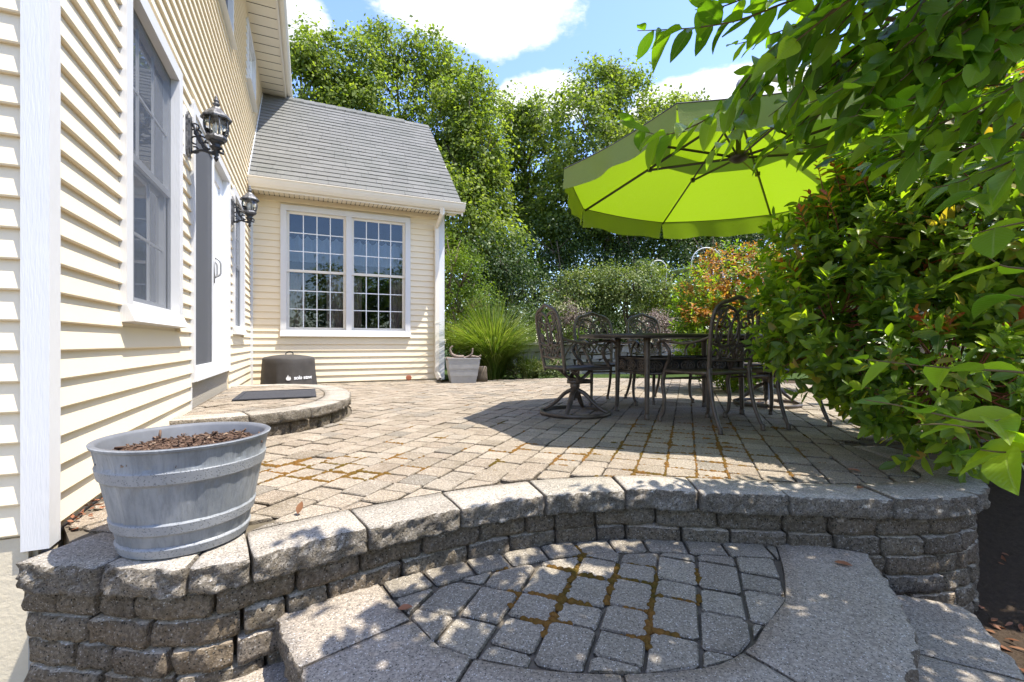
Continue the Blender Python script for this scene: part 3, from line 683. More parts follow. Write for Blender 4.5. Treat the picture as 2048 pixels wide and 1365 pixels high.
# wing roof: 45 degrees, eave in front of the wing wall
EZ = 3.06; EO = .40; RUN = 2.5; GX = LA+.25
roof = hpart(MB().add([(-.02, EO, EZ-.03), (GX, EO, EZ-.03), (GX, EO-RUN, EZ-.03+RUN), (-.35, EO-RUN, EZ-.03+RUN), (-.02, EO-.12, EZ-.05), (GX, EO-.12, EZ-.05), (GX, EO-RUN, EZ-.14+RUN), (-.35, EO-RUN, EZ-.14+RUN)],
       [(0, 1, 2, 3), (4, 7, 6, 5), (0, 4, 5, 1), (1, 5, 6, 2), (2, 6, 7, 3), (3, 7, 4, 0)]), 'roof', 'shingle', FA)
hpart(MB().add([(-.35, EO-RUN, EZ-.03+RUN), (GX, EO-RUN, EZ-.03+RUN), (GX, EO-2*RUN-.05, EZ-.03), (-.35, EO-2*RUN-.05, EZ-.03), (-.35, EO-RUN, EZ-.14+RUN), (GX, EO-RUN, EZ-.14+RUN), (GX, EO-2*RUN-.05, EZ-.13), (-.35, EO-2*RUN-.05, EZ-.13)],
       [(0, 1, 2, 3), (4, 7, 6, 5), (0, 4, 5, 1), (1, 5, 6, 2), (2, 6, 7, 3), (3, 7, 4, 0)]), 'back_slope', 'shingle', FA, roof)
SQ = math.sqrt(.5)
RS = FA @ Matrix(((1, 0, 0, 0), (0, -SQ, SQ, EO), (0, SQ, SQ, EZ-.03), (0, 0, 0, 1)))       # x along eave, y up the slope, z off the roof
shv = {}
slope = RUN*math.sqrt(2); nrow = 25; ex = slope/nrow
for r_ in range(nrow):
    x = -.05 - random.random()*.15 - (0.3*r_/nrow if r_ > 4 else 0)
    while x < GX-.01:
        wd = random.choice((.26, .31, .36, .42)); a = max(x, -.02-.33*r_/nrow); e = min(x+wd, GX+.006)
        if e-a > .05:
            th = random.choice((.007, .008, .010)); key = (round(e-a, 3), th)
            b = MB(); y0 = r_*ex-.004; y1 = y0+ex*1.25; g = .0015
            b.add([(a+g, y0, .006), (e-g, y0, .006), (e-g, y1, .001), (a+g, y1, .001), (a+g, y0, .010+th), (e-g, y0, .010+th), (e-g, y1, .003), (a+g, y1, .003)],
                  [(0, 3, 2, 1), (4, 5, 6, 7), (0, 1, 5, 4), (2, 3, 7, 6), (0, 4, 7, 3), (1, 2, 6, 5)])
            hpart(b, 'shingle', 'shingle', RS, roof)
        x += wd
b = MB()
for i in range(15):
    xa = -.3+i*.2
    b.add([(xa, slope-.12, .012), (xa+.24, slope-.12, .018), (xa+.24, slope+.01, .024), (xa, slope+.01, .018), (xa, slope-.12, .02), (xa+.24, slope-.12, .03), (xa+.24, slope+.01, .036), (xa, slope+.01, .026)],
          [(0, 3, 2, 1), (4, 5, 6, 7), (0, 1, 5, 4), (2, 3, 7, 6), (0, 4, 7, 3), (1, 2, 6, 5)])
hpart(b, 'ridge_vent', 'shingle', RS, roof)
hpart(MB().bx(-.012, .004, 0, slope, -.004, .035, RS), 'flashing', 'trim', None, roof) if False else None
b = MB(); b.add([(SI-EO+.02, .016, EZ), (SI-EO+RUN, .016, EZ+RUN-.02), (SI-EO+RUN, .016, EZ+RUN+.05), (SI-EO+.02, .016, EZ+.07), (SI-EO+.02, .024, EZ), (SI-EO+RUN, .024, EZ+RUN-.02), (SI-EO+RUN, .024, EZ+RUN+.05), (SI-EO+.02, .024, EZ+.07)],
         [(0, 1, 2, 3), (7, 6, 5, 4), (0, 4, 5, 1), (3, 2, 6, 7), (0, 3, 7, 4), (1, 5, 6, 2)]); hpart(b, 'roof_flashing', 'trim', FM)
# rake board of the wing
b = MB(); b.add([(GX, EO+.02, EZ-.20), (GX, EO-RUN, EZ-.18+RUN), (GX, EO-RUN, EZ-.035+RUN), (GX, EO+.02, EZ-.04), (GX-.03, EO+.02, EZ-.20), (GX-.03, EO-RUN, EZ-.18+RUN), (GX-.03, EO-RUN, EZ-.035+RUN), (GX-.03, EO+.02, EZ-.04)],
         [(0, 1, 2, 3), (7, 6, 5, 4), (0, 4, 5, 1), (3, 2, 6, 7), (0, 3, 7, 4), (1, 5, 6, 2)]); hpart(b, 'rake_board', 'almond', FA)
# wing gutter, fascia, vented soffit
hpart(MB().bx(.03, GX, EO-.02, EO-.001, EZ-.16, EZ-.035), 'fascia', 'almond', FA)
b = MB(); pr = [(EO, EZ-.01), (EO, EZ-.125), (EO+.05, EZ-.13), (EO+.085, EZ-.09), (EO+.105, EZ-.05), (EO+.115, EZ-.01), (EO+.13, EZ-.008), (EO+.13, EZ+.004), (EO+.105, EZ+.004), (EO+.095, EZ-.04), (EO+.05, EZ-.115), (EO+.01, EZ-.115), (EO+.01, EZ-.01)]
n = len(pr); b.add([(.03, y, z) for y, z in pr]+[(GX+.02, y, z) for y, z in pr], [tuple(range(n-1, -1, -1)), tuple(range(n, 2*n))]+[(i, (i+1) % n, n+(i+1) % n, n+i) for i in range(n)])
hpart(b, 'gutter', 'almond', FA)
hpart(MB().bx(.03, GX-.035, .018, EO-.021, 2.955, 2.97), 'soffit', 'soffit', FA)
b = MB()
for i in range(44): b.bx(.06+i*.07, .064+i*.07, .03, EO-.03, 2.950, 2.956); b.bx(.058+i*.07, .068+i*.07, .026, .05, 2.945, 2.956)
hpart(b, 'soffit_seam', 'hole', FA)
# downspout with an elbow from the gutter
xs = LA-.125
dn = hpart(MB().bx(xs-.035, xs+.035, .03, .10, .16, 2.72), 'downspout', 'almond', FA)
b = MB(); b.tube([(xs-.0, EO+.05, 2.95), (xs-.0, EO+.05, 2.86), (xs, .065, 2.70), (xs, .065, 2.6)], .042, 4, up=(1, 0, 0)); hpart(b, 'elbow', 'almond', FA, dn)
b = MB(); b.tube([(xs, .065, .22), (xs, .07, .13), (xs+.03, .16, .02)], .045, 4, up=(1, 0, 0)); hpart(b, 'spout', 'almond', FA, dn)
for zz in (2.3, 1.0): hpart(MB().bx(xs-.045, xs+.045, .014, .104, zz, zz+.025), 'strap', 'almond', FA, dn)
# vent in the wing wall
b = MB(); b.lathe([(.05, -.01), (.05, .015), (.03, .02)], 16, Matrix.Translation((2.42, .006, .05)) @ Matrix.Rotation(R(-90), 4, 'X')); hpart(b, 'wall_vent', plain('terracotta', (0.35, 0.12, 0.06)), FA)

# ------------------------------------------------------------------ wall lanterns
def lantern(s, label):
    p = K+d_*s; t = empty('wall_lantern', (p.x, p.y, 2.17), 0, label, 'lantern', 'coach lanterns on the house wall')
    ang = math.atan2(n_.y, n_.x)
    t.scale = (.87, .87, .87); t.rotation_euler = (0, 0, ang-R(90))            # local +Y leaves the wall
    MB().bx(-.075, .075, .0, .03, -.20, .20).build('mounting_block', 'white', t)
    b = MB(); oc = [(-.035, -.19), (.035, -.19), (.06, -.15), (.06, .13), (.035, .17), (-.035, .17), (-.06, .13), (-.06, -.15)]
    b.prism(oc, .0, .018, Matrix(((1, 0, 0, 0), (0, 0, 1, .03), (0, 1, 0, 0), (0, 0, 0, 1)))); b.prism([(x*.7, z*.85) for x, z in oc], .018, .03, Matrix(((1, 0, 0, 0), (0, 0, 1, .03), (0, 1, 0, 0), (0, 0, 0, 1))))
    b.build('backplate', 'lantern', t)
    b = MB()
    def ring(y, z, r, a0=0, a1=360, rr=.007):
        pts = [(0, y+r*math.cos(R(a0+(a1-a0)*i/18)), z+r*math.sin(R(a0+(a1-a0)*i/18))) for i in range(19)]; b.tube(pts, rr, 6)
    for (y, z, r, a0, a1) in ((.085, .06, .028, -60, 250), (.105, .015, .024, 0, 330), (.09, -.05, .032, -40, 280), (.135, -.035, .026, 40, 360), (.165, -.085, .03, 60, 330), (.085, -.13, .026, -200, 120), (.215, -.125, .022, -150, 120), (.27, -.105, .018, -150, 160)):
        ring(y, z, r, a0, a1)
    b.tube(smooth_path([(0, .06, -.155), (0, .13, -.125), (0, .19, -.135), (0, .245, -.12), (0, .29, -.13)], 5), .011, 6)
    b.tube(smooth_path([(0, .065, .10), (0, .09, .02), (0, .12, -.06), (0, .18, -.11)], 5), .009, 6)
    b.build('scroll_bracket', 'black', t, True)
    cy = .235; b = MB()
    b.lathe([(.004, -.205), (.014, -.19), (.02, -.175), (.01, -.16), (.022, -.145), (.014, -.125), (.03, -.10), (.05, -.085), (.028, -.07), (.045, -.045), (.062, -.035)], 12, None, (0, cy, 0)); b.build('pedestal', 'black', t, True)
    b = MB(); b.lathe([(.05, -.04), (.072, -.03), (.084, -.012), (.078, .008), (.07, .012)], 8, None, (0, cy, 0)); b.build('gallery', 'lantern', t)
    b = MB()
    prof = [(.070, .012), (.086, .05), (.092, .09), (.088, .13), (.078, .165)]
    for j in range(8):
        a = 2*math.pi*(j+.5)/8; pts = [(r*math.cos(a), cy+r*math.sin(a), z) for r, z in prof]; b.tube(smooth_path(pts, 3), .0055, 5)
    b.build('rib', 'lantern', t, True)
    for j in range(8):
        a0, a1 = 2*math.pi*(j+.5)/8, 2*math.pi*(j+1.5)/8; vs = [((r-.003)*math.cos(a), cy+(r-.003)*math.sin(a), z) for r, z in prof for a in (a0, a1)]
        MB().add(vs, [(2*i, 2*i+1, 2*i+3, 2*i+2) for i in range(len(prof)-1)]).build('glass_pane', 'lampglass', t)
    b = MB(); b.lathe([(.098, .158), (.115, .15), (.116, .162), (.10, .182), (.07, .212), (.045, .235), (.035, .25), (.022, .252)], 8, None, (0, cy, 0)); b.build('lantern_roof', 'lantern', t)
    b = MB(); b.lathe([(.022, .25), (.012, .262), (.024, .272), (.03, .283), (.016, .293), (.02, .303), (.023, .312), (.010, .322), (.014, .332), (.008, .345), (.002, .365)], 12, None, (0, cy, 0)); b.build('finial', 'lantern', t, True)
    b = MB()
    for dx, dy in ((.02, 0), (-.012, .02), (-.012, -.02)): b.lathe([(.008, .01), (.008, .06), (.012, .075), (.009, .10), (.002, .125)], 8, None, (dx, cy+dy, 0))
    b.build('bulb', plain('bulb', (0.8, 0.78, 0.7), 0.2), t, True)
    return t
lantern(1.89, 'pewter coach lantern on scroll bracket between the near window and the sliding door')
lantern(3.975, 'pewter coach lantern beyond the sliding door, beside the far window and the wing gutter')

# ------------------------------------------------------------------ retaining wall
rw = empty('retaining_wall', (-1.5, 1.4, GRZ), 0, 'low curved retaining wall of split-face blocks with thick cap stones', 'retaining wall')
def reloc(o, t):
    o.data.transform(Matrix.Translation(-Vector(t.location))); return o
joints = [0.0]+[capP.s_of(x, y) for x, y in ((-1.40, 1.365), (-1.217, 1.345), (-.954, 1.335), (-.80, 1.40), (-.517, 1.628), (-.2086, 1.825), (.143, 1.976), (.507, 2.043), (.827, 2.01), (1.198, 1.965), (1.62, 1.925), (2.02, 1.99))]
joints = [joints[0]]+joints[2:]
while joints[-1] < capP.len-.2: joints.append(joints[-1]+.36)
for i, (a, b) in enumerate(zip(joints, joints[1:])):
    dep = CAPD+(.10 if i in (1, 2) else 0)
    reloc(stone_piece('cap_stone', capP, a+.003, b-.003, random.uniform(-.008, .006), dep, -.088+random.uniform(-.003, .003), random.uniform(-.004, .004), 'cap', rw, .017, .008, .012, i*3.1), rw)
CH = .0835
for c in range(6):
    z1 = -.089-c*CH; s = -.03; i = 0
    while s < capP.len-.1:
        L = random.choice((.13, .19, .24, .27, .21)) if i else (.14, .24, .19, .28, .13, .22)[c]; e = min(s+L, capP.len)
        reloc(stone_piece('wall_block', capP, s+.003, e-.003, .028+random.uniform(-.006, .008)+.003*c*0, .16, z1-CH+.002, z1-.0015, 'block', rw, .013, .012, .019, 50+c*17.3+i*2.7), rw)
        s = e; i += 1
b = MB(); pts = [capP.at(capP.len*i/60, .13) for i in range(61)]+[capP.at(capP.len*i/60, .30) for i in range(60, -1, -1)]
pp = [capP.at(capP.len*i/60, .12) for i in range(61)]; qq = [capP.at(capP.len*i/60, .21) for i in range(61)]
vs = [(p.x, p.y, z) for p in pp for z in (-.62, -.088)]+[(p.x, p.y, z) for p in qq for z in (-.62, -.088)]
fs = []
for i in range(60):
    a = 2*i; o_ = 122; fs += [(a, a+2, a+3, a+1), (o_+a, o_+a+1, o_+a+3, o_+a+2), (a+1, a+3, o_+a+3, o_+a+1)]
b.add(vs, fs); reloc(b.build('wall_core', 'sand', rw), rw)

b = MB(); b.prism([(-4.5, -3), (1.9, -3), (1.9, 1.0), (.9, .6), (-.3, .6), (-1.1, 1.1), (-1.55, 1.36), (-4.5, .1)], GRZ-.02, GRZ+.012)
tag(b.build('bounce_paving', 'paver'), kind='structure')  # unseen paving added below the view to bounce warm light onto the wall
# ------------------------------------------------------------------ steps
st = empty('garden_steps', (.3, 1.3, GRZ), 0, 'rounded concrete steps with a paved landing in front of the retaining wall', 'steps')
sj = [0]+[stepP.s_of(x, y) for x, y in ((-.70, 1.39), (-.10, .93), (.48, .90), (.98, 1.13), (1.33, 1.56))]+[stepP.len]
sj = [0, stepP.s_of(-.58, 1.24), stepP.s_of(-.22, .97), stepP.s_of(.30, .885), stepP.s_of(.85, 1.03), stepP.len]
SD = .34
for i, (a, b_) in enumerate(zip(sj, sj[1:])):
    reloc(stone_piece('step_cap', stepP, a+.002, b_-.002, 0, SD, STEPZ-.088, STEPZ+random.uniform(-.003, .003), 'step', st, .012, .012, .018, 300+i*4.3), st)
lowP = Path([(p.x, p.y) for p in [stepP.at(stepP.len*i/14, -.31) for i in range(15)]], 4)
n = 8
for i in range(n):
    a, b_ = lowP.len*i/n, lowP.len*(i+1)/n
    reloc(stone_piece('step_cap', lowP, a+.003, b_-.003, 0, .40, LOWZ-.088, LOWZ+random.uniform(-.002, .002), 'step', st, .012, .012, .022, 340+i*4.3), st)
for P_, z0, z1, seed in ((stepP, LOWZ+.002, STEPZ-.09, 380), (lowP, GRZ-.05, LOWZ-.09, 420)):
    s = 0; i = 0
    while s < P_.len-.02:
        e = min(s+random.choice((.2, .26, .31)), P_.len)
        reloc(stone_piece('riser_block', P_, s+.003, e-.003, .035, .2, z0, z1, 'block', st, .012, .012, .025, seed+i*2.1), st); s = e; i += 1
# landing bed
inner = [stepP.at(stepP.len*i/40, SD) for i in range(41)]
b = MB(); land = [stepP.at(stepP.len*i/40, SD*.5) for i in range(41)]+[capP.at(capP.s_of(x, 2.0), .12) for x in (1.45, 1.1, .8, .5, .14, -.2, -.52, -.7)]
b.prism([(p.x, p.y) for p in land], STEPZ-.3, STEPZ-.017); reloc(b.build('joint_sand', 'sand', st), st)

def paver_rows(origin, rows, lens, smax, off=0.0):
    """rows along p_: yields quads"""
    for r in rows:
        t = -smax + random.random()*.2
        while t < smax:
            L = random.choice(lens); a = origin+q_*(r*.148)+p_*t
            yield [a+p_*0, a+q_*.148, a+q_*.148+p_*L, a+p_*L][::1]
            t += L
def ccw(poly): return poly if area(poly) > 0 else poly[::-1]
joint_lines = []
wallin = lambda o: None
innerP = Path([(p.x, p.y) for p in inner[::4]], 4)
cnt = 0
edgeP = Path([(p.x, p.y) for p in [capP.at(capP.s_of(-.8, 1.4)+i*.1, .028) for i in range(28)]], 3)
for poly in paver_rows(Vector((.3, 1.5)), range(-9, 10), (.125, .15, .19, .21), 1.2):
    c = sum(poly, Vector((0, 0)))/4
    q1, n1, d1, _ = innerP.near(c); q2, n2, d2, _ = edgeP.near(c)
    if d1 < -.1 or d2 > .09 or not (-.75 < c.x < 1.45): continue
    # soldier course along the wall: landing pavers stop .13 short of the wall
    P = ccw(poly)
    P = clip(P, q1, n1)
    if len(P) >= 3: P = clip(P, q2-n2*.135, -n2)
    if len(P) < 3 or abs(area(P)) < .0025: continue
    v, f, c2 = paver_geom(P, STEPZ-.004+random.uniform(-.004, .003), .05, .0045, .006)
    b = MB(); b.add(v, f); reloc(b.build('paver', 'landing', st), st); cnt += 1
    joint_lines.append((P, STEPZ-.006))
s = edgeP.s_of(-.62, 1.6)
while s < edgeP.s_of(1.22, 1.96):
    L = random.choice((.14, .16, .18)); P = ccw([edgeP.at(s), edgeP.at(s+L), edgeP.at(s+L, -.132), edgeP.at(s, -.132)])
    cc = sum(P, Vector((0, 0)))/4; q1, n1, d1, _ = innerP.near(cc)
    if d1 > -.08:
        P = clip(P, q1, n1)
        if len(P) > 2 and abs(area(P)) > .002:
            v, f, c2 = paver_geom(P, STEPZ-.002+random.uniform(-.004, .003), .05, .0045, .006); b = MB(); b.add(v, f); reloc(b.build('paver', 'landing', st), st)
            joint_lines.append((P, STEPZ-.006))
    s += L

# ------------------------------------------------------------------ patio
# stoop outline in front of the sliding door, wall coordinates (s, n)
SC, SA, SB = 2.83, 1.36, 1.20
def stoop_pt(a, k=1.0):
    ca, sa = math.cos(a), math.sin(a); e = 2/2.35
    s = SC-math.copysign(abs(ca)**e, ca)*SA*1.0; nn = abs(sa)**e*SB
    return K+d_*s+n_*nn
stoopP = Path([(p.x, p.y) for p in [stoop_pt(math.pi*(1-i/22)) for i in range(23)][::-1]], 3)
# orient so that the inside (towards the wall) is on the left
cin = K+d_*SC+n_*.4
if stoopP.near(cin)[2] < 0: stoopP = Path([(p.x, p.y) for p in stoopP.P[::-1]], 1)
border = [capP.at(capP.len*i/60, .10) for i in range(61)]
farp = farP.P
base_poly = [(p.x, p.y) for p in border]+[(p.x, p.y) for p in farp]+[((I_+u_*LA).x, (I_+u_*LA).y-.25), ((I_+m_*.02).x, (I_+m_*.02).y), ((K+n_*.0+d_*.15).x, (K+d_*.15).y), (-1.45, 1.50)]
b = MB(); b.prism(base_poly, -.12, -.0155)
patio = tag(b.build('patio', 'sand'), kind='structure')
geoms = []
def inside(p, poly):
    r = False
    for (ax, ay), (bx_, by) in zip(poly, poly[1:]+poly[:1]):
        if (ay > p.y) != (by > p.y) and p.x < (bx_-ax)*(p.y-ay)/(by-ay)+ax: r = not r
    return r
big_poly = [(p.x, p.y) for p in [capP.at(capP.len*i/60, .12) for i in range(61)]]+[(p.x, p.y) for p in farP.P]+[(-1.3, 9), (-4.5, 9), (-4.5, 6), (-1.75, 1.5)]
for poly in paver_rows(Vector((0, 4)), range(-48, 42), (.115, .15, .15, .18, .205), 7.5):
    c = sum(poly, Vector((0, 0)))/4
    if not (-4.3 < c.x < 5.4 and 1.3 < c.y < 8.8): continue
    P = ccw(poly); rel = c-K; nn = rel.dot(n_); ss = rel.dot(d_)
    if nn < -.12 or (c-I_).dot(m_) < -.12 and (c-I_).dot(u_) < LA+.1: continue
    qc, ncap, dcap, scap = capP.near(c)
    endc = scap > capP.len-.01
    if dcap < CAPD-.1 and not endc: continue
    qs, ns, ds, _ = stoopP.near(c)
    if ds > .1: continue
    if not inside(c, big_poly): continue
    qf, nf, df, sf = farP.near(c)
    if nn < .2: P = clip(P, K+n_*.032, n_)
    if len(P) > 2 and (c-I_).dot(m_) < .2 and (c-I_).dot(u_) < LA+.1: P = clip(P, I_+m_*.03, m_)
    if len(P) > 2 and dcap < CAPD+.2 and not endc: P = clip(P, qc+ncap*(CAPD+(.10 if joints[1] < scap < joints[3] else 0)+.004), ncap)
    if len(P) > 2 and ds > -.2: P = clip(P, qs+ns*-.012, -ns)
    if len(P) > 2 and df < .2 and .05 < sf < farP.len-.05: P = clip(P, qf, nf)
    if len(P) < 3 or abs(area(P)) < .0018: continue
    c = sum(P, Vector((0, 0)))/len(P)
    v, f, c2 = paver_geom(P, random.gauss(-.001, .0022), .04, .0022, .005)
    inview = abs(c.x/c.y) < 1.13
    geoms.append((c.length if inview else c.length+20, v, f, P))
geoms.sort(key=lambda g: g[0])
rest = MB()
for i, (dd, v, f, P) in enumerate(geoms):
    if i < 298: b = MB(); b.add(v, f); b.build('paver', 'paver', patio)
    else: rest.add(v, f)
    joint_lines.append((P, -.004))
tag(rest.build('far_pavers', 'paver', patio), kind='stuff')

# stoop
sp = empty('door_stoop', ((K+d_*SC).x, (K+d_*SC).y, 0), 0, 'low half-round paved stoop below the sliding glass door', 'stoop')
SZ = .165; n = 9
for i in range(n):
    a, b_ = stoopP.len*i/n, stoopP.len*(i+1)/n
    reloc(stone_piece('cap_stone', stoopP, a+.003, b_-.003, 0, .23, SZ-.088, SZ+random.uniform(-.002, .002), 'cap', sp, .016, .014, .02, 600+i*2.9), sp)
s = 0; i = 0
while s < stoopP.len-.02:
    e = min(s+random.choice((.19, .24, .28)), stoopP.len)
    reloc(stone_piece('wall_block', stoopP, s+.003, e-.003, .03, .16, -.03, SZ-.09, 'block', sp, .012, .016, .028, 650+i*1.9), sp); s = e; i += 1
b = MB(); pl = [stoopP.at(stoopP.len*i/30, .12) for i in range(31)]
b.prism([(p.x, p.y) for p in pl], -.05, SZ-.017); reloc(b.build('joint_sand', 'sand', sp), sp)
stinP = Path([(p.x, p.y) for p in [stoopP.at(stoopP.len*i/24, .233) for i in range(25)]], 2)
for poly in paver_rows(K+d_*SC, range(-14, 15), (.15, .18, .205), 2.2):
    c = sum(poly, Vector((0, 0)))/4; rel = c-K
    if rel.dot(n_) < -.1: continue
    q1, n1, d1, _ = stinP.near(c)
    if d1 < -.08 or stoopP.near(c)[2] < .1: continue
    P = clip(ccw(poly), q1, n1)
    if len(P) > 2: P = clip(P, K+n_*.03, n_)
    if len(P) < 3 or abs(area(P)) < .002: continue
    v, f, c2 = paver_geom(P, SZ-.003+random.gauss(0, .0015), .04); b = MB(); b.add(v, f); reloc(b.build('paver', 'paver', sp), sp)

# moss in the joints: lumpy cushions following paver outlines where they are damp
def moss_density(x, y, z):
    v = 0
    for (cx, cy, rx, ry, k_) in ((-1.0, 2.35, .62, .42, 1.0), (.55, 2.75, .9, .45, .6), (1.1, 2.75, .8, .6, .95), (1.35, 3.4, .9, .7, .75), (.35, 1.65, .6, .4, .95), (.85, 2.3, .6, .25, .8), (-.6, 2.9, .7, .5, .35)):
        e = ((x-cx)/rx)**2+((y-cy)/ry)**2
        v = max(v, k_*(1-e))
    return v
mv = MB(); hemi = [(1, 0), (.8, .55), (.35, .92)]
for P, z in joint_lines:
    for a, b_ in zip(P, P[1:]+P[:1]):
        e = b_-a; L = e.length; k_ = 0
        if L < .02: continue
        m0 = (a+b_)*.5
        if moss_density(m0.x, m0.y, z) < -.3: continue
        nstep = max(1, int(L/.012))
        for j in range(nstep):
            q = a+e*((j+random.random())/nstep)
            dn_ = moss_density(q.x, q.y, z)+.9*mnoise.noise(Vector((q.x*5.5, q.y*5.5, 5.0)))
            if dn_ < (.5 if z > -.1 else .62) or random.random() > min(.75, dn_): continue
            r = random.uniform(.003, .013)*(.6+dn_*.8); q += Vector((random.gauss(0, .002), random.gauss(0, .002)))
            vs = []; ph = random.random()*6
            for (rr, zz) in hemi:
                for t in range(6):
                    w_ = r*rr*random.uniform(.75, 1.3); vs.append((q.x+w_*math.cos(ph+t*math.pi/3), q.y+w_*math.sin(ph+t*math.pi/3), z-.004+r*.85*zz))
            mv.add(vs, [(i*6+t, i*6+(t+1) % 6, (i+1)*6+(t+1) % 6, (i+1)*6+t) for i in range(2) for t in range(6)]+[tuple(range(12, 18))])
tag(mv.build('joint_moss', 'moss', None, True), 'brown and olive moss growing in the paving joints', 'moss', kind='stuff')

# fallen leaves
lt = tpl_leaf(6, .12, .12, .5, .02, 3)
def fallen(px, py, z, label, L=.055, rz=0, tilt=.15):
    y = 910*(CAMZ-z)/(py-686); x = (px-1024)/910*y
    me = leaf_cloud_mesh('fallen_leaf', [(x, y, z+.006)], [(math.cos(rz), math.sin(rz), tilt)], [(0.1, -.2, 1)], L, L*.5, lt)
    o = link('fallen_leaf', me, 'leaf_dead', None, True); tag(o, label, 'leaf', 'dead leaves on the paving')
fallen(1705, 1135, STEPZ, 'pale orange dead leaf on the landing border below the wall', .058, 2.6)
fallen(1722, 946, 0, 'orange dead leaf on shaded pavers near the hedge', .055, 2.3)
fallen(1714, 980, 0, 'small brown-red dead leaf on the shaded cap stone', .045, .4)
fallen(595, 1032, 0, 'curled brown leaf standing upright behind the cap stones', .05, 1.4, 1.6)
fallen(795, 1222, STEPZ, 'rust-red leaf in the corner joint of the landing', .05, .2)
fallen(1515, 806, 0, 'red leaf lying inside the far swivel chair base', .07, .5)
lit = empty('leaf_litter', (-1.5, 1.9, 0), 0, 'little heap of dry brown leaves along the foot of the siding', 'leaf litter')
P, D, N_ = [], [], []
for i in range(60):
    s = random.uniform(.05, .75); q = K+d_*s+n_*random.uniform(.015, .05+.05*random.random()); P.append((q.x+1.5, q.y-1.9, random.uniform(-.004, .012))); D.append((random.gauss(0, 1), random.gauss(0, 1), random.gauss(0, .3))); N_.append((random.gauss(0, .4), random.gauss(0, .4), 1))
tag(link('litter_leaves', leaf_cloud_mesh('litter_leaves', P, D, N_, rng.uniform(.015, .04, 60), rng.uniform(.008, .018, 60), lt), 'leaf_dead', lit), kind='stuff')

# ------------------------------------------------------------------ barrel planter
PC = (-1.105, 1.548); pl_ = empty('barrel_planter', (*PC, .004), .2, 'round grey faux-wood barrel planter filled with soil on the cap stones', 'planter')
H = .345; RB, RT = .178, .248
def rad(z): return RB+(RT-RB)*(z/H)**.95
n = 96; prof = []
def ringz(z, extra=0, stave=True): return (z, extra, stave)
rows = []
for z, e, sv in ((.0, -.004, 0), (.004, .002, 0), (.03, .004, 0), (.034, .001, 0), (.037, -.003, 1), (.055, -.003, 1), (.072, -.003, 1), (.077, .001, 0), (.080, .0035, 0), (.108, .0035, 0), (.111, .001, 0), (.114, -.002, 1), (.16, -.003, 1), (.20, -.003, 1), (.230, -.003, 1), (.236, .001, 0), (.239, .0035, 0), (.272, .0035, 0), (.275, .001, 0), (.285, -.003, 1), (.31, -.003, 1), (.332, -.003, 0), (.336, .003, 0), (.343, .004, 0), (H, .001, 0), (H, -.012, 0), (.335, -.016, 0), (.25, -.018, 0)):
    rows.append((z, e, sv))
vs = []; fs = []
for (z, e, sv) in rows:
    for j in range(n):
        a = 2*math.pi*j/n; g = -.0035 if (sv and j % 8 == 0) else 0; r = rad(z)+e+g+(.0012*math.sin(j*2.1+int(j/8)*1.7) if sv else 0); vs.append((r*math.cos(a), r*math.sin(a), z))
m = len(rows)
bands = [range(0, 4), range(7, 10), range(15, 18)]
bi = [i for r in bands for i in r]
quad = lambda i, j: (i*n+j, i*n+(j+1) % n, (i+1)*n+(j+1) % n, (i+1)*n+j)
def used(vs, fs):
    ids = sorted(set(i for f in fs for i in f)); mp = {q: k for k, q in enumerate(ids)}
    return [vs[i] for i in ids], [tuple(mp[i] for i in f) for f in fs]
MB().add(*used(vs, [quad(i, j) for i in range(m-4) if i not in bi for j in range(n)]+[tuple(range(n-1, -1, -1))])).build('barrel', 'planter', pl_, 2)
for r in bands: MB().add(*used(vs, [quad(i, j) for i in r for j in range(n)])).build('band', 'planter_band', pl_, 2)
fs = [(i*n+j, i*n+(j+1) % n, (i+1)*n+(j+1) % n, (i+1)*n+j) for i in range(m-4, m-1) for j in range(n)]
b = MB(); b.add(vs, fs); b.build('inner_wall', 'planter_in', pl_, True)
# soil, heaped towards the right
nr, na = 26, 72; vs = []; fs = []
def soil_z(x, y): return .297+.026*math.exp(-((x-.09)**2+(y-.02)**2)/.016)+.012*fbm((x, y, 3), 14, 4)+.010*fbm((x, y, 9), 45, 3)
for i in range(nr+1):
    for j in range(na):
        r = .225*i/nr; a = 2*math.pi*j/na; x, y = r*math.cos(a), r*math.sin(a); vs.append((x, y, soil_z(x, y)))
for i in range(nr):
    for j in range(na): fs.append((i*na+j, i*na+(j+1) % na, (i+1)*na+(j+1) % na, (i+1)*na+j))
MB().add(vs, fs).build('soil', 'soil', pl_, True)
P, D, N_ = [], [], []
for i in range(2600):
    r = .222*math.sqrt(random.random()); a = random.random()*2*math.pi; x, y = r*math.cos(a), r*math.sin(a)
    P.append((x, y, soil_z(x, y)+random.uniform(-.002, .006))); D.append((random.gauss(0, 1), random.gauss(0, 1), random.gauss(0, .45))); N_.append((random.gauss(0, .6), random.gauss(0, .6), 1))
cube = (np.array([(-.5, 0, -.12), (.5, 0, -.12), (.4, 1, -.12), (-.4, 1, -.12), (-.4, .1, .16), (.4, 0, .16), (.3, .9, .16), (-.4, 1, .16)]), [(0, 3, 2, 1), (4, 5, 6, 7), (0, 1, 5, 4), (2, 3, 7, 6), (0, 4, 7, 3), (1, 2, 6, 5)])
tag(link('soil_crumbs', leaf_cloud_mesh('soil_crumbs', P, D, N_, np.where(rng.random(2600) < .12, rng.uniform(.015, .03, 2600), rng.uniform(.003, .010, 2600)), rng.uniform(.002, .006, 2600), cube), 'chip', pl_), kind='stuff')

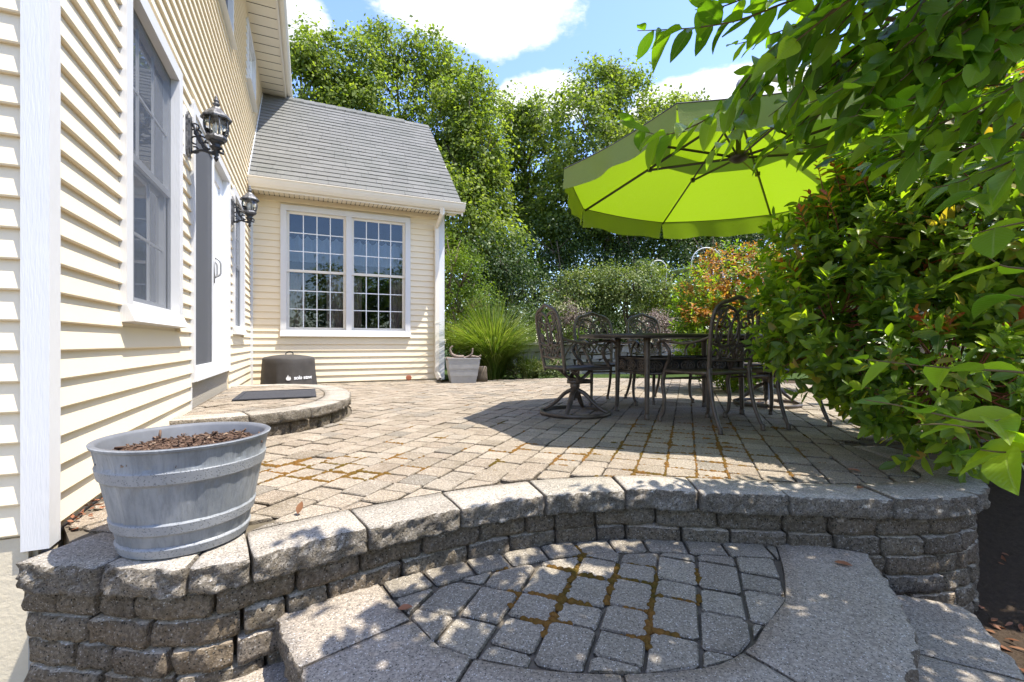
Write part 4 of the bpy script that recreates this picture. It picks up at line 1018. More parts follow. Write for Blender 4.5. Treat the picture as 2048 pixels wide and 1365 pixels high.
# ------------------------------------------------------------------ small things by the house
fc = Vector((-3.33, 6.80)); cv = empty('fire_pit_cover', (fc.x, fc.y, 0), 0, 'black fabric cover over a round fire pit against the wing wall', 'fire pit cover')
n = 72; vs = []; prof = [(.372, .003), (.368, .06), (.362, .15), (.358, .25), (.355, .36), (.353, .42), (.338, .447), (.25, .465), (.14, .478), (.04, .484)]
for (r, z) in prof:
    for j in range(n):
        a = 2*math.pi*j/n; fold = (.017*math.sin(5*a+1)+.012*math.sin(11*a)+.005*math.sin(23*a))*max(0, 1-z/.46)
        vv = r+fold*(1+.4*math.sin(z*9+a*3)); vs.append((vv*math.cos(a), vv*math.sin(a), z+(.004*math.sin(4*a+2) if z > .3 else 0)))
fs = [(i*n+j, i*n+(j+1) % n, (i+1)*n+(j+1) % n, (i+1)*n+j) for i in range(len(prof)-1) for j in range(n)]+[tuple((len(prof)-1)*n+j for j in range(n))]
MB().add(vs, fs).build('cover', 'cloth', cv, True)
b = MB(); b.tube(smooth_path([(-.05, 0, .475), (-.045, 0, .505), (0, 0, .525), (.05, 0, .515), (.06, 0, .475)], 5), .009, 6, flat=.5); b.build('handle', 'cloth', cv, True)
def fold_r(a, z):
    r = .366
    return r+(.017*math.sin(5*a+1)+.012*math.sin(11*a)+.005*math.sin(23*a))*max(0, 1-z/.46)*(1+.4*math.sin(z*9+a*3))+.006
td = bpy.data.curves.new('lettering', 'FONT'); td.body = 'solo stove'; td.size = .075; td.space_character = .95; td.offset = .0016
to = bpy.data.objects.new('lettering', td); C.objects.link(to); bpy.context.view_layer.update()
dg = bpy.context.evaluated_depsgraph_get(); tm = bpy.data.meshes.new_from_object(to.evaluated_get(dg)); bpy.data.objects.remove(to)
fl = [(0, -.03), (.022, -.026), (.032, -.006), (.026, .018), (.014, .034), (.014, .016), (.006, .008), (.003, .028), (-.006, .052), (-.012, .03), (-.026, .012), (-.032, -.008), (-.02, -.027)]
flm = bpy.data.meshes.new('flame'); flm.from_pydata([(x, y, 0) for x, y in fl], [], [tuple(range(len(fl)))]); flm.update()
acam = math.atan2(-fc.y, -fc.x)
import bmesh
for me_, nm, off in ((tm, 'lettering', .035), (flm, 'flame_emblem', -.035)):
    bm = bmesh.new(); bm.from_mesh(me_); bmesh.ops.triangulate(bm, faces=bm.faces); bmesh.ops.subdivide_edges(bm, edges=bm.edges, cuts=2)
    for v in bm.verts:
        x, z = v.co.x+off, v.co.y+.135+(.018 if nm == 'flame_emblem' else 0)
        a = acam+R(4)+x/.37; r = fold_r(a, z); v.co = (r*math.cos(a), r*math.sin(a), z)
    m2 = bpy.data.meshes.new(nm); bm.to_mesh(m2); bm.free(); link(nm, m2, 'print', cv)
# door mat
mc = K+d_*2.80+n_*.56; mt = empty('door_mat', (mc.x, mc.y, SZ+.003), A, 'thin black rubber door mat lying on the stoop', 'door mat')
MB().bx(-.33, .33, -.37, .37, 0, .006).build('mat_base', 'mat', mt)
b = MB()
for (x0, x1, y0, y1) in ((-.33, .33, -.37, -.33), (-.33, .33, .33, .37), (-.33, -.29, -.33, .33), (.29, .33, -.33, .33)): b.bx(x0+.002, x1-.002, y0+.002, y1-.002, .006, .010)
b.build('mat_border', 'mat', mt)
# zinc tub with driftwood, log beside it
tp = Vector((-.83, 7.62)); tb = empty('zinc_tub', (tp.x, tp.y, 0), .25, 'square tapered galvanised tub beside the downspout', 'tub')
def sq(w_, z): return [(-w_, -w_*.8, z), (w_, -w_*.8, z), (w_, w_*.8, z), (-w_, w_*.8, z)]
b = MB(); lv = [(.20, 0), (.218, .1), (.222, .105), (.224, .115), (.226, .12), (.238, .22), (.243, .226), (.244, .236), (.246, .24), (.262, .39), (.272, .392), (.272, .41), (.258, .41), (.25, .33)]
for w_, z in lv: b.v += sq(w_, z)
b.f = [(i*4+j, i*4+(j+1) % 4, (i+1)*4+(j+1) % 4, (i+1)*4+j) for i in range(len(lv)-1) for j in range(4)]+[(3, 2, 1, 0)]; b.build('tub', 'zinc', tb)
MB().prism([(-.252, -.2), (.252, -.2), (.252, .2), (-.252, .2)], .3, .345).build('soil', 'soil', tb)
dw = empty('driftwood', (tp.x, tp.y, .37), .1, 'twisted bleached driftwood branches lying across the zinc tub', 'driftwood')
b = MB(); b.tube(smooth_path([(-.26, -.12, .03), (-.1, -.14, .02), (.05, -.1, .04), (.15, -.12, .10), (.17, -.12, .20)], 6), [.03, .038, .04, .028, .01], 8)
b.build('branch', 'drift', dw, True)
b = MB(); b.tube(smooth_path([(.02, -.1, .05), (-.09, -.12, .06), (-.17, -.1, .10), (-.20, -.1, .18), (-.16, -.1, .24)], 6), [.035, .035, .03, .022, .012], 8); b.build('branch', 'drift', dw, True)
b = MB(); b.tube(smooth_path([(.0, 0, .02), (.15, -.04, .06), (.26, -.02, .05), (.31, -.04, .08)], 6), [.03, .034, .03, .012], 8); b.build('branch', 'drift', dw, True)
lg = empty('log', (-.515, 7.80, 0), 0, 'short upright bark-covered log beside the zinc tub', 'log')
b = MB(); b.lathe([(.1, 0), (.095, .08), (.088, .16), (.084, .25)], 14); b.build('log_bark', 'bark', lg, True); MB().lathe([(.078, .25), (.076, .256)], 14).build('cut_end', 'drift', lg)

# ------------------------------------------------------------------ patio furniture
def spiral(cx, cz, r0, r1, a0, turns, n=22):
    return [(cx+(r0+(r1-r0)*i/n)*math.cos(a0+turns*2*math.pi*i/n), cz+(r0+(r1-r0)*i/n)*math.sin(a0+turns*2*math.pi*i/n)) for i in range(n+1)]
def make_chair(swivel):
    """list of (part name, mesh); local +Y is the front, origin on the ground below the seat"""
    parts = []
    def bp(x, z): return (x, -.215-.17*(z-.43)-.02*(1-(x/.22)**2)*0, z)
    half = [(-.195, .40), (-.203, .5), (-.216, .62), (-.226, .74), (-.224, .84), (-.20, .915), (-.15, .955), (-.10, .968), (-.05, .985), (0, 1.0)]
    fr = half+[(-x, z) for x, z in half[-2::-1]]
    b = MB(); b.tube(smooth_path([bp(x, z) for x, z in fr], 4), .0145, 6, flat=1.25, up=(0, 1, 0)); parts.append(('back_frame', b))
    b = MB(); b.tube([bp(-.2, .535), bp(-.1, .528), bp(0, .525), bp(.1, .528), bp(.2, .535)], .011, 6); parts.append(('back_rail', b))
    b = MB(); rr = .0085
    def rib(pts, r=rr): b.tube([bp(x, z) for x, z in pts], r, 5, flat=1.25, up=(0, 1, 0))
    def el(cx, cz, rx, rz): b.tube([bp(cx+rx*math.cos(2*math.pi*i/24), cz+rz*math.sin(2*math.pi*i/24)) for i in range(24)], rr, 5, True, flat=1.25, up=(0, 1, 0))
    el(-.072, .775, .105, .145); el(.072, .775, .105, .145); el(0, .72, .05, .12)
    for s in (-1, 1):
        rib([(s*x, z) for x, z in spiral(.135, .885, .045, .010, math.pi*.2, -1.3)]); rib([(s*x, z) for x, z in spiral(.155, .70, .04, .008, math.pi*.6, 1.4)])
        rib([(s*x, z) for x, z in spiral(.075, .585, .045, .010, -math.pi*.5, 1.4)]); rib([(s*x, z) for x, z in spiral(.09, .80, .05, .012, 0, 1.2)])
        rib([(p.x, p.y) for p in smooth_path([(s*.21, .66, 0), (s*.13, .635, 0), (s*.05, .64, 0), (0, .60, 0), (-s*.03, .54, 0)], 4)])
        rib([(p.x, p.y) for p in smooth_path([(s*.20, .56, 0), (s*.16, .61, 0), (s*.12, .56, 0), (s*.13, .535, 0)], 4)])
        rib([(p.x, p.y) for p in smooth_path([(s*.19, .91, 0), (s*.10, .935, 0), (s*.03, .91, 0), (-s*.03, .86, 0)], 4)])
    parts.append(('back_scrollwork', b))
    # seat: rim and woven lattice
    rim = smooth_path([(-.235, .23, .43), (0, .262, .425), (.235, .23, .43), (.222, 0, .425), (.19, -.205, .432), (0, -.222, .432), (-.19, -.205, .432), (-.222, 0, .425)], 4, True)
    b = MB(); b.tube(rim, .014, 6, True); parts.append(('seat_rim', b))
    b = MB()
    def inseat(x, y): return abs(x) < .19+(y+.205)*.1 and -.21 < y < .25
    for k in range(-9, 10):
        for sg in (1, -1):
            pts = [(x, sg*x+k*.05, .425) for x in np.linspace(-.24, .24, 25) if inseat(x, sg*x+k*.05)]
            if len(pts) > 2: b.tube([pts[0], pts[-1]], .0105, 4, flat=1.5)
    parts.append(('seat', b))
    for s in (-1, 1):
        b = MB(); b.tube(smooth_path([bp(s*.222, .705), (s*.245, -.16, .672), (s*.268, -.03, .655), (s*.285, .10, .672), (s*.285, .20, .675), (s*.28, .255, .65), (s*.272, .262, .618), (s*.268, .240, .612)], 5), [.011, .013, .014, .013, .010], 6, flat=1.5)
        b.tube(smooth_path([(s*.282, .19, .668), (s*.272, .13, .60), (s*.25, .155, .53), (s*.235, .205, .47), (s*.232, .225, .42)], 5), [.012, .014, .018, .018], 6); parts.append(('arm', b))
    if not swivel:
        for s in (-1, 1):
            b = MB(); b.tube(smooth_path([(s*.232, .222, .44), (s*.24, .245, .33), (s*.235, .232, .2), (s*.24, .238, .08), (s*.255, .262, .028)], 5), [.019, .017, .014, .012, .013], 8)
            b.lathe([(.012, .05), (.019, .035), (.015, .02), (.02, .008), (.017, .0)], 8, None, (s*.255, .262, 0)); parts.append(('leg', b))
            b = MB(); b.tube(smooth_path([bp(s*.196, .47), (s*.198, -.232, .36), (s*.20, -.262, .2), (s*.205, -.315, .07), (s*.208, -.34, .028)], 5), [.018, .016, .014, .012, .013], 8)
            b.lathe([(.012, .05), (.019, .035), (.015, .02), (.02, .008), (.017, .0)], 8, None, (s*.208, -.34, 0)); parts.append(('leg', b))
        b = MB(); b.tube([(-.235, .24, .36), (.235, .24, .36)], .010, 6); parts.append(('stretcher', b))
    else:
        b = MB()
        for s in (-1, 1): b.tube(smooth_path([(s*.12, .1, .415), (s*.115, .03, .35), (s*.075, 0, .315), (0, 0, .305)], 4), .017, 4, flat=2.2); b.tube(smooth_path([(s*.12, -.1, .415), (s*.115, -.03, .35), (s*.075, 0, .315), (0, 0, .305)], 4), .017, 4, flat=2.2)
        b.box((0, .05, .30), (.09, .22, .035)); parts.append(('rocker_bracket', b))
        b = MB(); b.lathe([(.03, .145), (.034, .20), (.034, .235), (.045, .25), (.045, .29), (.03, .30)], 12); parts.append(('post', b))
        for k in range(4):
            a = R(45+90*k); ca, sa = math.cos(a), math.sin(a); b = MB()
            b.tube(smooth_path([(.025*ca, .025*sa, .225), (.10*ca, .10*sa, .185), (.17*ca, .17*sa, .115), (.24*ca, .24*sa, .06), (.30*ca, .30*sa, .028)], 5), [.02, .018, .015], 6, flat=1.4); parts.append(('base_leg', b))
        b = MB(); b.lathe([(.295, .004), (.325, .004), (.328, .02), (.325, .036), (.30, .036), (.297, .02), (.295, .004)], 48, cap=False); parts.append(('base_ring', b))
    return [(n_m, b.mesh(n_m)) for n_m, b in parts]
chair_parts = {False: make_chair(False), True: make_chair(True)}
def chair(name, x, y, rz, swivel, label):
    t = empty(name, (x, y, 0), R(rz), label, 'chair', 'cast metal chairs around the patio table')
    for nm, me in chair_parts[swivel]:
        link(nm, me, 'bronze', t, True)
    return t
chair('patio_chair', 1.575, 3.67, 21, False, 'dark scrollwork armchair with its back to the viewer at the near side of the table')
chair('patio_chair', 2.20, 3.84, 17, False, 'scrollwork armchair half buried in the hedge, right of the near chair')
chair('patio_chair', .995, 4.96, 193, False, 'left of the two scrollwork armchairs on the far side of the table')
chair('patio_chair', 1.66, 5.16, 199, False, 'right of the two scrollwork armchairs on the far side of the table')
chair('swivel_chair', .585, 4.23, -68, True, 'swivel rocker chair on a ring base at the left end of the table')
chair('swivel_chair', 2.72, 4.86, 107, True, 'swivel rocker chair on a ring base at the right end, under the hedge')

tbl = empty('patio_table', (1.57, 4.30, 0), R(17), 'oval dark cast metal dining table with a scrollwork apron below', 'table')
hl, hw = .94, .53
def sup(a, k=1.0, e=3.0): ca, sa = math.cos(a), math.sin(a); return (math.copysign(abs(ca)**(2/e), ca)*hl*k, math.copysign(abs(sa)**(2/e), sa)*hw*k)
b = MB(); n = 64
for off, z in ((-.03, .700), (-.006, .703), (.0, .712), (.002, .724), (-.004, .734), (-.02, .737)):
    for j in range(n): x, y = sup(2*math.pi*j/n); l_ = math.hypot(x, y); b.v.append((x+x/l_*off, y+y/l_*off, z))
b.f = [(i*n+j, i*n+(j+1) % n, (i+1)*n+(j+1) % n, (i+1)*n+j) for i in range(5) for j in range(n)]+[tuple(range(n-1, -1, -1)), tuple(5*n+j for j in range(n))]
b.build('tabletop', 'tabletop', tbl, False)
bl, bw = .50, .245
for sx in (-1, 1):
    for sy in (-1, 1):
        b = MB(); b.tube(smooth_path([(sx*bl, sy*bw, .70), (sx*bl, sy*bw, .54), (sx*bl, sy*bw, .40), (sx*(bl+.003), sy*(bw+.003), .2), (sx*(bl+.006), sy*(bw+.006), .03)], 4), [.03, .027, .026, .02, .018], 8)
        b.lathe([(.017, .05), (.025, .035), (.02, .02), (.026, .008), (.022, 0)], 8, None, (sx*(bl+.006), sy*(bw+.006), 0)); b.build('leg', 'bronze', tbl, True)
for (ax, L, off, sg) in (('x', bl, bw, -1), ('x', bl, bw, 1), ('y', bw, bl, -1), ('y', bw, bl, 1)):
    b = MB()
    def pt(t, z, o=0): return (t, sg*(off+o), z) if ax == 'x' else (sg*(off+o), t, z)
    b.tube([pt(-L, .522), pt(L, .522)], .011, 4, up=(0, 0, 1)); b.tube([pt(-L, .392), pt(L, .392)], .011, 4, up=(0, 0, 1))
    k = max(2, round(2*L/.155))
    for i in range(k):
        cx = -L+(i+.5)*2*L/k
        for s in (-1, 1):
            b.tube([pt(cx+s*x, z) for x, z in spiral(.035, .457, .045, .010, math.pi, -1.5)], .0065, 5); b.tube([pt(cx+s*x, .457+(z-.457)) for x, z in spiral(.03, .43, .028, .008, 0, 1.2)], .006, 5)
        b.tube([pt(cx+.03*math.cos(q*.7854), .475+.03*math.sin(q*.7854)) for q in range(8)], .006, 5, True)
    b.build('apron_scrollwork', 'bronze', tbl, True)
    b = MB()
    if ax == 'x': b.bx(-L, L, sg*off-.003-sg*.018, sg*off+.003-sg*.018, .395, .52)
    else: b.bx(sg*off-.003-sg*.018, sg*off+.003-sg*.018, -L, L, .395, .52)
    b.build('apron_panel', 'black', tbl)

# ------------------------------------------------------------------ cantilever umbrella
UC = Vector((1.98, 3.98)); um = empty('patio_umbrella', (UC.x, UC.y, 0), 0, 'lime green octagonal cantilever umbrella open over the table', 'umbrella')
RU, ZE, ZA = 1.55, 2.12, 2.69; ang = [R(6+45*k) for k in range(8)]
def canopy(r0, r1, z0, z1, name, sag=.035):
    for k in range(8):
        a0, a1 = ang[k], ang[(k+1) % 8]+(2*math.pi if k == 7 else 0); p0 = Vector((math.cos(a0), math.sin(a0))); p1 = Vector((math.cos(a1), math.sin(a1)))
        vs = []; nu, nv = 8, 8
        for i in range(nv+1):
            t = i/nv; r = r0+(r1-r0)*t; z = z0+(z1-z0)*t+.02*math.sin(math.pi*t)
            for j in range(nu+1):
                s = j/nu; q = (p0*(1-s)+p1*s)*r; bow = math.sin(math.pi*s)
                inw = .006*bow*t
                vs.append((q.x*(1-inw), q.y*(1-inw), z-sag*bow*t*.6))
        fs = [(i*(nu+1)+j, i*(nu+1)+j+1, (i+1)*(nu+1)+j+1, (i+1)*(nu+1)+j) for i in range(nv) for j in range(nu)]
        MB().add(vs, fs).build(name, 'canvas', um, True)
zr = lambda r: ZA+(ZE-ZA)*r/RU
canopy(.60, RU, zr(.60), ZE, 'canopy_panel'); canopy(.03, .78, ZA+.05, zr(.78)+.035, 'vent_panel', .02)
for k in range(8):      # hanging valance flaps with a loose wavy hem
    a0, a1 = ang[k], ang[k]+R(45); p0 = Vector((math.cos(a0), math.sin(a0)))*RU; p1 = Vector((math.cos(a1), math.sin(a1)))*RU
    vs = []; nu, nv = 22, 6; dirv = (p1-p0).normalized(); nrm = ((p0+p1)*.5).normalized(); ph = random.random()*6
    for i in range(nv+1):
        t = i/nv
        for j in range(nu+1):
            s = j/nu; bow = math.sin(math.pi*s); q = (p0*(1-s)+p1*s)*(1-.006*bow)
            wob = t*(.022*math.sin(s*9+ph)+.014*math.sin(s*19+ph*2)); q = q+nrm*(wob+.02*t)
            q = q+dirv*(.02*t*(.5-s)*2)
            vs.append((q.x, q.y, ZE-.021*bow-.19*t*(1-.10*bow*0)+.008*math.sin(s*13+ph)*t))
    fs = [(i*(nu+1)+j, i*(nu+1)+j+1, (i+1)*(nu+1)+j+1, (i+1)*(nu+1)+j) for i in range(nv) for j in range(nu)]
    MB().add(vs, fs).build('valance_flap', 'canvas', um, True)
    MB().tube([vs[j] for j in range(nu+1)], .0045, 4).build('edge_seam', 'ribmetal', um)
for k in range(8):
    ca, sa = math.cos(ang[k]), math.sin(ang[k])
    MB().tube([(.06*ca, .06*sa, ZA-.03), (RU*.985*ca, RU*.985*sa, ZE-.025)], .0135, 4, flat=.8).build('rib', 'ribmetal', um)
    r = .80; b = MB(); b.tube([(.07*ca, .07*sa, 2.285), (r*ca, r*sa, zr(r)-.035)], .012, 4, flat=.8); b.box((r*ca, r*sa, zr(r)-.03), (.035, .035, .04)); b.build('strut', 'ribmetal', um)
b = MB(); b.lathe([(.03, 2.235), (.05, 2.245), (.075, 2.26), (.085, 2.28), (.085, 2.31), (.05, 2.32), (.03, 2.33)], 16); b.build('hub', 'ribmetal', um, True)
MB().lathe([(.022, 2.3), (.022, 2.82)], 12).build('centre_pole', 'ribmetal', um); MB().lathe([(.09, ZA-.05), (.10, ZA-.02), (.03, ZA+.0)], 12).build('crown', 'ribmetal', um)
mast = Vector((2.25, .75))
b = MB(); b.tube(smooth_path([(0, 0, 2.82), (.05, .015, 2.96), (.35, .12, 3.05), (.9, .3, 3.03), (1.5, .5, 2.8), (1.95, .65, 2.35), (mast.x, mast.y, 1.7)], 6), .032, 8); b.build('curved_arm', 'armgrey', um, True)
MB().tube([(mast.x, mast.y, .05), (mast.x, mast.y, 2.45)], .045, 8).build('mast', 'armgrey', um, True)
b = MB(); b.box((mast.x, mast.y, .03), (1.0, .09, .05)); b.box((mast.x, mast.y, .028), (.09, 1.0, .048)); b.build('cross_base', 'armgrey', um)
for sx in (-1, 1):
    for sy in (-1, 1): MB().bx(mast.x+sx*.27-.21, mast.x+sx*.27+.21, mast.y+sy*.27-.21, mast.y+sy*.27+.21, .004, .07).build('base_slab', 'ribmetal', um)

# ------------------------------------------------------------------ vegetation: background
def crown_points(lobes, nclump, nper, spread, shell=.55):
    vol = np.array([l[3]*l[4]*l[5] for l in lobes])**(2/3); pr = vol/vol.sum(); P = []; D = []; Nn = []
    idx = rng.choice(len(lobes), nclump, p=pr)
    for i in idx:
        cx, cy, cz, rx, ry, rz = lobes[i]
        v = unit(rng.normal(size=3)); r = shell+(1-shell)*rng.random()**.6
        c = np.array((cx, cy, cz))+v*np.array((rx, ry, rz))*r
        k = int(nper*rng.uniform(.3, 1.7)); sp_ = spread*rng.uniform(.45, 1.35)
        off = rng.normal(size=(k, 3))*np.array((sp_, sp_, sp_*.75)); p = c+off; p[:, 2] -= .35*np.linalg.norm(off[:, :2], axis=1)
        P.append(p); o = unit(v*np.array((1, 1, .4))+rng.normal(size=(k, 3))*.8); o[:, 2] -= .55; D.append(o)
        nn = rng.normal(size=(k, 3))*.6+v*.5+np.array((.25, -.25, .75)); Nn.append(nn)
    return np.vstack(P), np.vstack(D), np.vstack(Nn)
def tree(x, y, h, lobes, n, label, mat='leaf_tree', leaf=.085, name='tree', nper=75, spread=.27, z0=-.06, group='trees behind the garden', trunk_r=.13):
    t = empty(name, (x, y, z0), 0, label, 'tree' if 'tree' in name else 'shrub', group)
    P, D, N_ = crown_points(lobes, max(20, n//nper), nper, spread)
    k = len(P); L = rng.uniform(.5, 1.25, k)*leaf
    tag(link('crown', leaf_cloud_mesh('crown', P, D, N_, L, L*.62, tpl_quad()), mat, t), kind='stuff')
    b = MB(); top = max(l[2] for l in lobes)
    tr = smooth_path([(0, 0, 0), (random.uniform(-.15, .15), random.uniform(-.1, .1), top*.3), (random.uniform(-.3, .3), 0, top*.65), (random.uniform(-.3, .3), 0, top*.95)], 5)
    b.tube(tr, [trunk_r, trunk_r*.7, trunk_r*.35, .02], 8); b.build('trunk', 'bark', t, True)
    b = MB()
    for l in lobes:
        zs = max(.3, l[2]-l[5]*.9-.4*random.random()); i = min(len(tr)-1, int(zs/top*len(tr))); s = tr[max(0, i-1)]
        b.tube(smooth_path([s, (s.x*.4+l[0]*.6, s.y*.4+l[1]*.6, (s.z+l[2])*.5+.1), (l[0], l[1], l[2])], 4), [trunk_r*.42, trunk_r*.2, .012], 6)
        for q in range(5):
            v = unit(rng.normal(size=3)); b.tube([(l[0]*.6+s.x*.4, l[1]*.6+s.y*.4, (s.z+l[2])*.5+.1), (l[0]+v[0]*l[3]*.8, l[1]+v[1]*l[4]*.8, l[2]+v[2]*l[5]*.7)], [.03, .006], 5)
    b.build('limbs', 'bark', t, True)
    return t
def lobes_from(spec, Y, base, yr=1.0):
    """spec rows: photo x, photo y, half width, half height in photo pixels, at depth Y"""
    out = []
    for (px, py, hw_, hh) in spec:
        yy = Y+random.uniform(-yr, yr); p = at(px, py, yy); s = yy/910; out.append((p.x-base[0], p.y-base[1], p.z-base[2], hw_*s, max(hw_*s*.9, .4), hh*s))
    return out
def btree(px, Y, spec, n, label, **kw):
    x = (px-1024)/910*Y; base = (x, Y, -.06)
    return tree(x, Y, 0, lobes_from(spec, Y, base, kw.pop('yr', 1.0)), n, label, **kw)
btree(600, 15.5, [(598, 95, 45, 50), (640, 110, 50, 55), (610, 190, 90, 70), (690, 120, 60, 60), (580, 290, 90, 80), (700, 240, 80, 80), (640, 360, 100, 80)], 26000, 'tall leafy tree rising right behind the main roof eave', leaf=.15)
btree(790, 17, [(790, 95, 60, 45), (850, 120, 60, 50), (740, 115, 60, 50), (905, 155, 60, 55), (780, 230, 110, 90), (880, 250, 100, 90), (830, 350, 120, 90), (720, 240, 80, 80), (930, 240, 60, 80)], 36000, 'broad leafy tree behind the middle of the wing roof', leaf=.155)
btree(945, 15, [(945, 200, 48, 60), (965, 280, 45, 70), (930, 330, 80, 80), (965, 400, 55, 80), (900, 420, 80, 80), (985, 480, 60, 60), (930, 520, 80, 60)], 30000, 'drooping leafy tree at the right corner of the wing', leaf=.14)
btree(1060, 19, [(1045, 225, 50, 40), (1085, 235, 50, 45), (1060, 310, 90, 70), (1010, 370, 70, 80), (1110, 400, 80, 80), (1050, 480, 100, 80)], 26000, 'lower leafy tree in the gap left of the tallest middle tree', leaf=.165)
btree(1205, 17, [(1190, 165, 50, 42), (1240, 150, 45, 38), (1160, 230, 70, 60), (1260, 220, 80, 60), (1320, 225, 55, 45), (1200, 320, 110, 80), (1300, 320, 100, 80), (1150, 410, 90, 80), (1250, 430, 100, 70)], 38000, 'tallest leafy tree in the middle, left of the umbrella', mat='leaf_tree', leaf=.15)
btree(1370, 18, [(1360, 235, 45, 35), (1400, 255, 60, 50), (1350, 330, 80, 70), (1430, 340, 90, 70), (1380, 430, 100, 70), (1490, 420, 110, 70)], 24000, 'leafy tree just behind the left tip of the umbrella', mat='leaf_tree2', leaf=.155)
btree(1700, 17, [(1640, 140, 55, 40), (1700, 120, 50, 35), (1770, 170, 90, 60), (1620, 220, 90, 70), (1740, 280, 140, 90), (1560, 300, 90, 90), (1860, 300, 120, 90)], 24000, 'yellow-green leafy tree above the umbrella', mat='leaf_tree2', leaf=.155)
btree(2000, 15, [(2010, 110, 60, 50), (1950, 160, 60, 60), (2040, 230, 90, 80), (1960, 320, 100, 90), (2080, 140, 70, 70)], 16000, 'leafy tree in the upper right behind the overhanging branches', mat='leaf_tree2', leaf=.15)
# woodland behind everything, too far to tell its trees apart
wd = []
for i in range(70):
    px = -200+i*36+random.uniform(-20, 20); hh = random.uniform(150, 210) if 850 < px < 1500 else random.uniform(180, 260); Y = random.uniform(23, 29)
    p = at(px, 700-hh, Y); wd.append((p.x, p.y, max(p.z, 1), 2.6, 2.0, hh*Y/910*.95))
P, D, N_ = crown_points(wd, 1500, 40, .7, .35); P[:, 2] = np.abs(P[:, 2])
L = rng.uniform(.7, 1.3, len(P))*.26
tag(link('woodland', leaf_cloud_mesh('woodland', P, D, N_, L, L*.65, tpl_quad()), 'leaf_dark'), 'dark green woodland closing the view behind the garden trees', 'woodland', kind='stuff')
# darker understorey, each a shrub of its own
for (px, Y, spec, n, lab) in (
    (1010, 14, [(1000, 520, 60, 60), (1040, 570, 60, 50), (980, 600, 60, 50), (1020, 640, 70, 40)], 15000, 'dark green shrub behind the ornamental grass'),
    (1120, 15.5, [(1100, 480, 70, 60), (1150, 520, 70, 60), (1080, 590, 60, 60), (1170, 580, 70, 50)], 15000, 'dark shrub below the tallest middle tree'),
    (1270, 16, [(1240, 470, 80, 60), (1310, 500, 80, 60), (1270, 560, 90, 50)], 14000, 'dark shrub behind the long pale hedge'),
    (1440, 15, [(1400, 480, 80, 50), (1480, 500, 80, 50), (1440, 560, 90, 60), (1560, 470, 90, 60)], 14000, 'dark shrub under the umbrella rim'),
    (920, 13, [(900, 620, 50, 60), (950, 660, 60, 50), (1000, 690, 60, 40)], 9000, 'dark shrub low behind the zinc tub'),
    (1150, 13, [(1120, 660, 70, 50), (1200, 650, 70, 50), (1270, 660, 70, 50)], 12000, 'dark shrub low behind the stone garden wall'),
    (1420, 12.5, [(1340, 650, 70, 60), (1420, 640, 80, 70), (1500, 630, 80, 80)], 12000, 'dark shrub low behind the orange-tipped shrub'),
    (1700, 13, [(1640, 420, 120, 90), (1760, 450, 130, 100), (1880, 450, 140, 110), (1700, 560, 160, 90), (1700, 660, 200, 70), (1950, 620, 160, 110)], 20000, 'dark shrub mass behind the big hedge')):
    btree(px, Y, spec, n, lab, mat='leaf_dark', leaf=.09, name='shrub', group='dark understorey shrubs', trunk_r=.05, nper=40, spread=.22)
btree(905, 9.6, [(905, 500, 30, 45), (930, 545, 45, 50), (890, 560, 25, 60), (920, 600, 50, 40), (960, 590, 40, 40), (905, 660, 40, 50), (950, 680, 60, 45)], 12000, 'bright yellow-green shrub at the wing corner above the grass', mat='leaf_lime', leaf=.05, name='shrub', group='bright garden shrubs', trunk_r=.03, spread=.13, yr=.3)
for (px, Y, spec, n, mt_, lab) in (
    (1150, 11, [(1125, 580, 45, 35), (1170, 570, 50, 40), (1140, 620, 55, 35), (1190, 610, 45, 35)], 9000, 'leaf_pale', 'pale green shrub left part of the long hedge'),
    (1260, 11, [(1230, 565, 50, 38), (1280, 560, 50, 40), (1250, 610, 60, 40)], 9000, 'leaf_pale', 'pale green shrub middle part of the long hedge'),
    (1345, 11, [(1330, 570, 50, 38), (1380, 570, 45, 40), (1350, 610, 60, 40)], 7000, 'leaf_tree', 'grey-green shrub at the right part of the long hedge')):
    btree(px, Y, spec, n, lab, mat=mt_, leaf=.065, name='shrub', group='long hedge behind the stone wall', trunk_r=.03, spread=.14, yr=.3)
btree(1110, 9.9, [(1095, 655, 26, 24), (1125, 650, 24, 22), (1150, 662, 24, 18)], 2600, 'small yellow-green bush behind the left swivel chair', mat='leaf_lime', leaf=.04, name='shrub', group='small border bushes', trunk_r=.015, spread=.07, yr=.15)
btree(1130, 10.2, [(1135, 625, 30, 20), (1160, 640, 25, 18)], 2000, 'dry greyish twiggy bush behind the far chairs', mat='dry', leaf=.04, name='shrub', group='dry border bushes', trunk_r=.015, spread=.08, yr=.15)
btree(1325, 9.2, [(1310, 645, 28, 25), (1340, 640, 25, 28), (1320, 680, 35, 25)], 4200, 'dusty pink dry-flowered bush behind the table', mat='dry', leaf=.035, name='shrub', group='dry border bushes', trunk_r=.015, spread=.09, yr=.15)
for (px, hh) in ((1010, 15), (1040, 20), (1070, 14), (1100, 22), (1290, 20)):
    btree(px, 9.0, [(px, 742-hh*.6, 18, hh), (px+14, 748-hh*.6, 16, hh*.7)], 900, {1010: 'low leafy plant at the edge of the patio right of the grass', 1040: 'taller ground plant between the grass and the left swivel chair', 1070: 'small ground plant behind the left swivel chair base', 1100: 'silvery ground plant behind the left swivel chair', 1290: 'ground plant seen under the table behind the far chairs'}[px], mat='leaf_pale', leaf=.035, name='shrub', group='low border plants', trunk_r=.008, spread=.06, yr=.1)
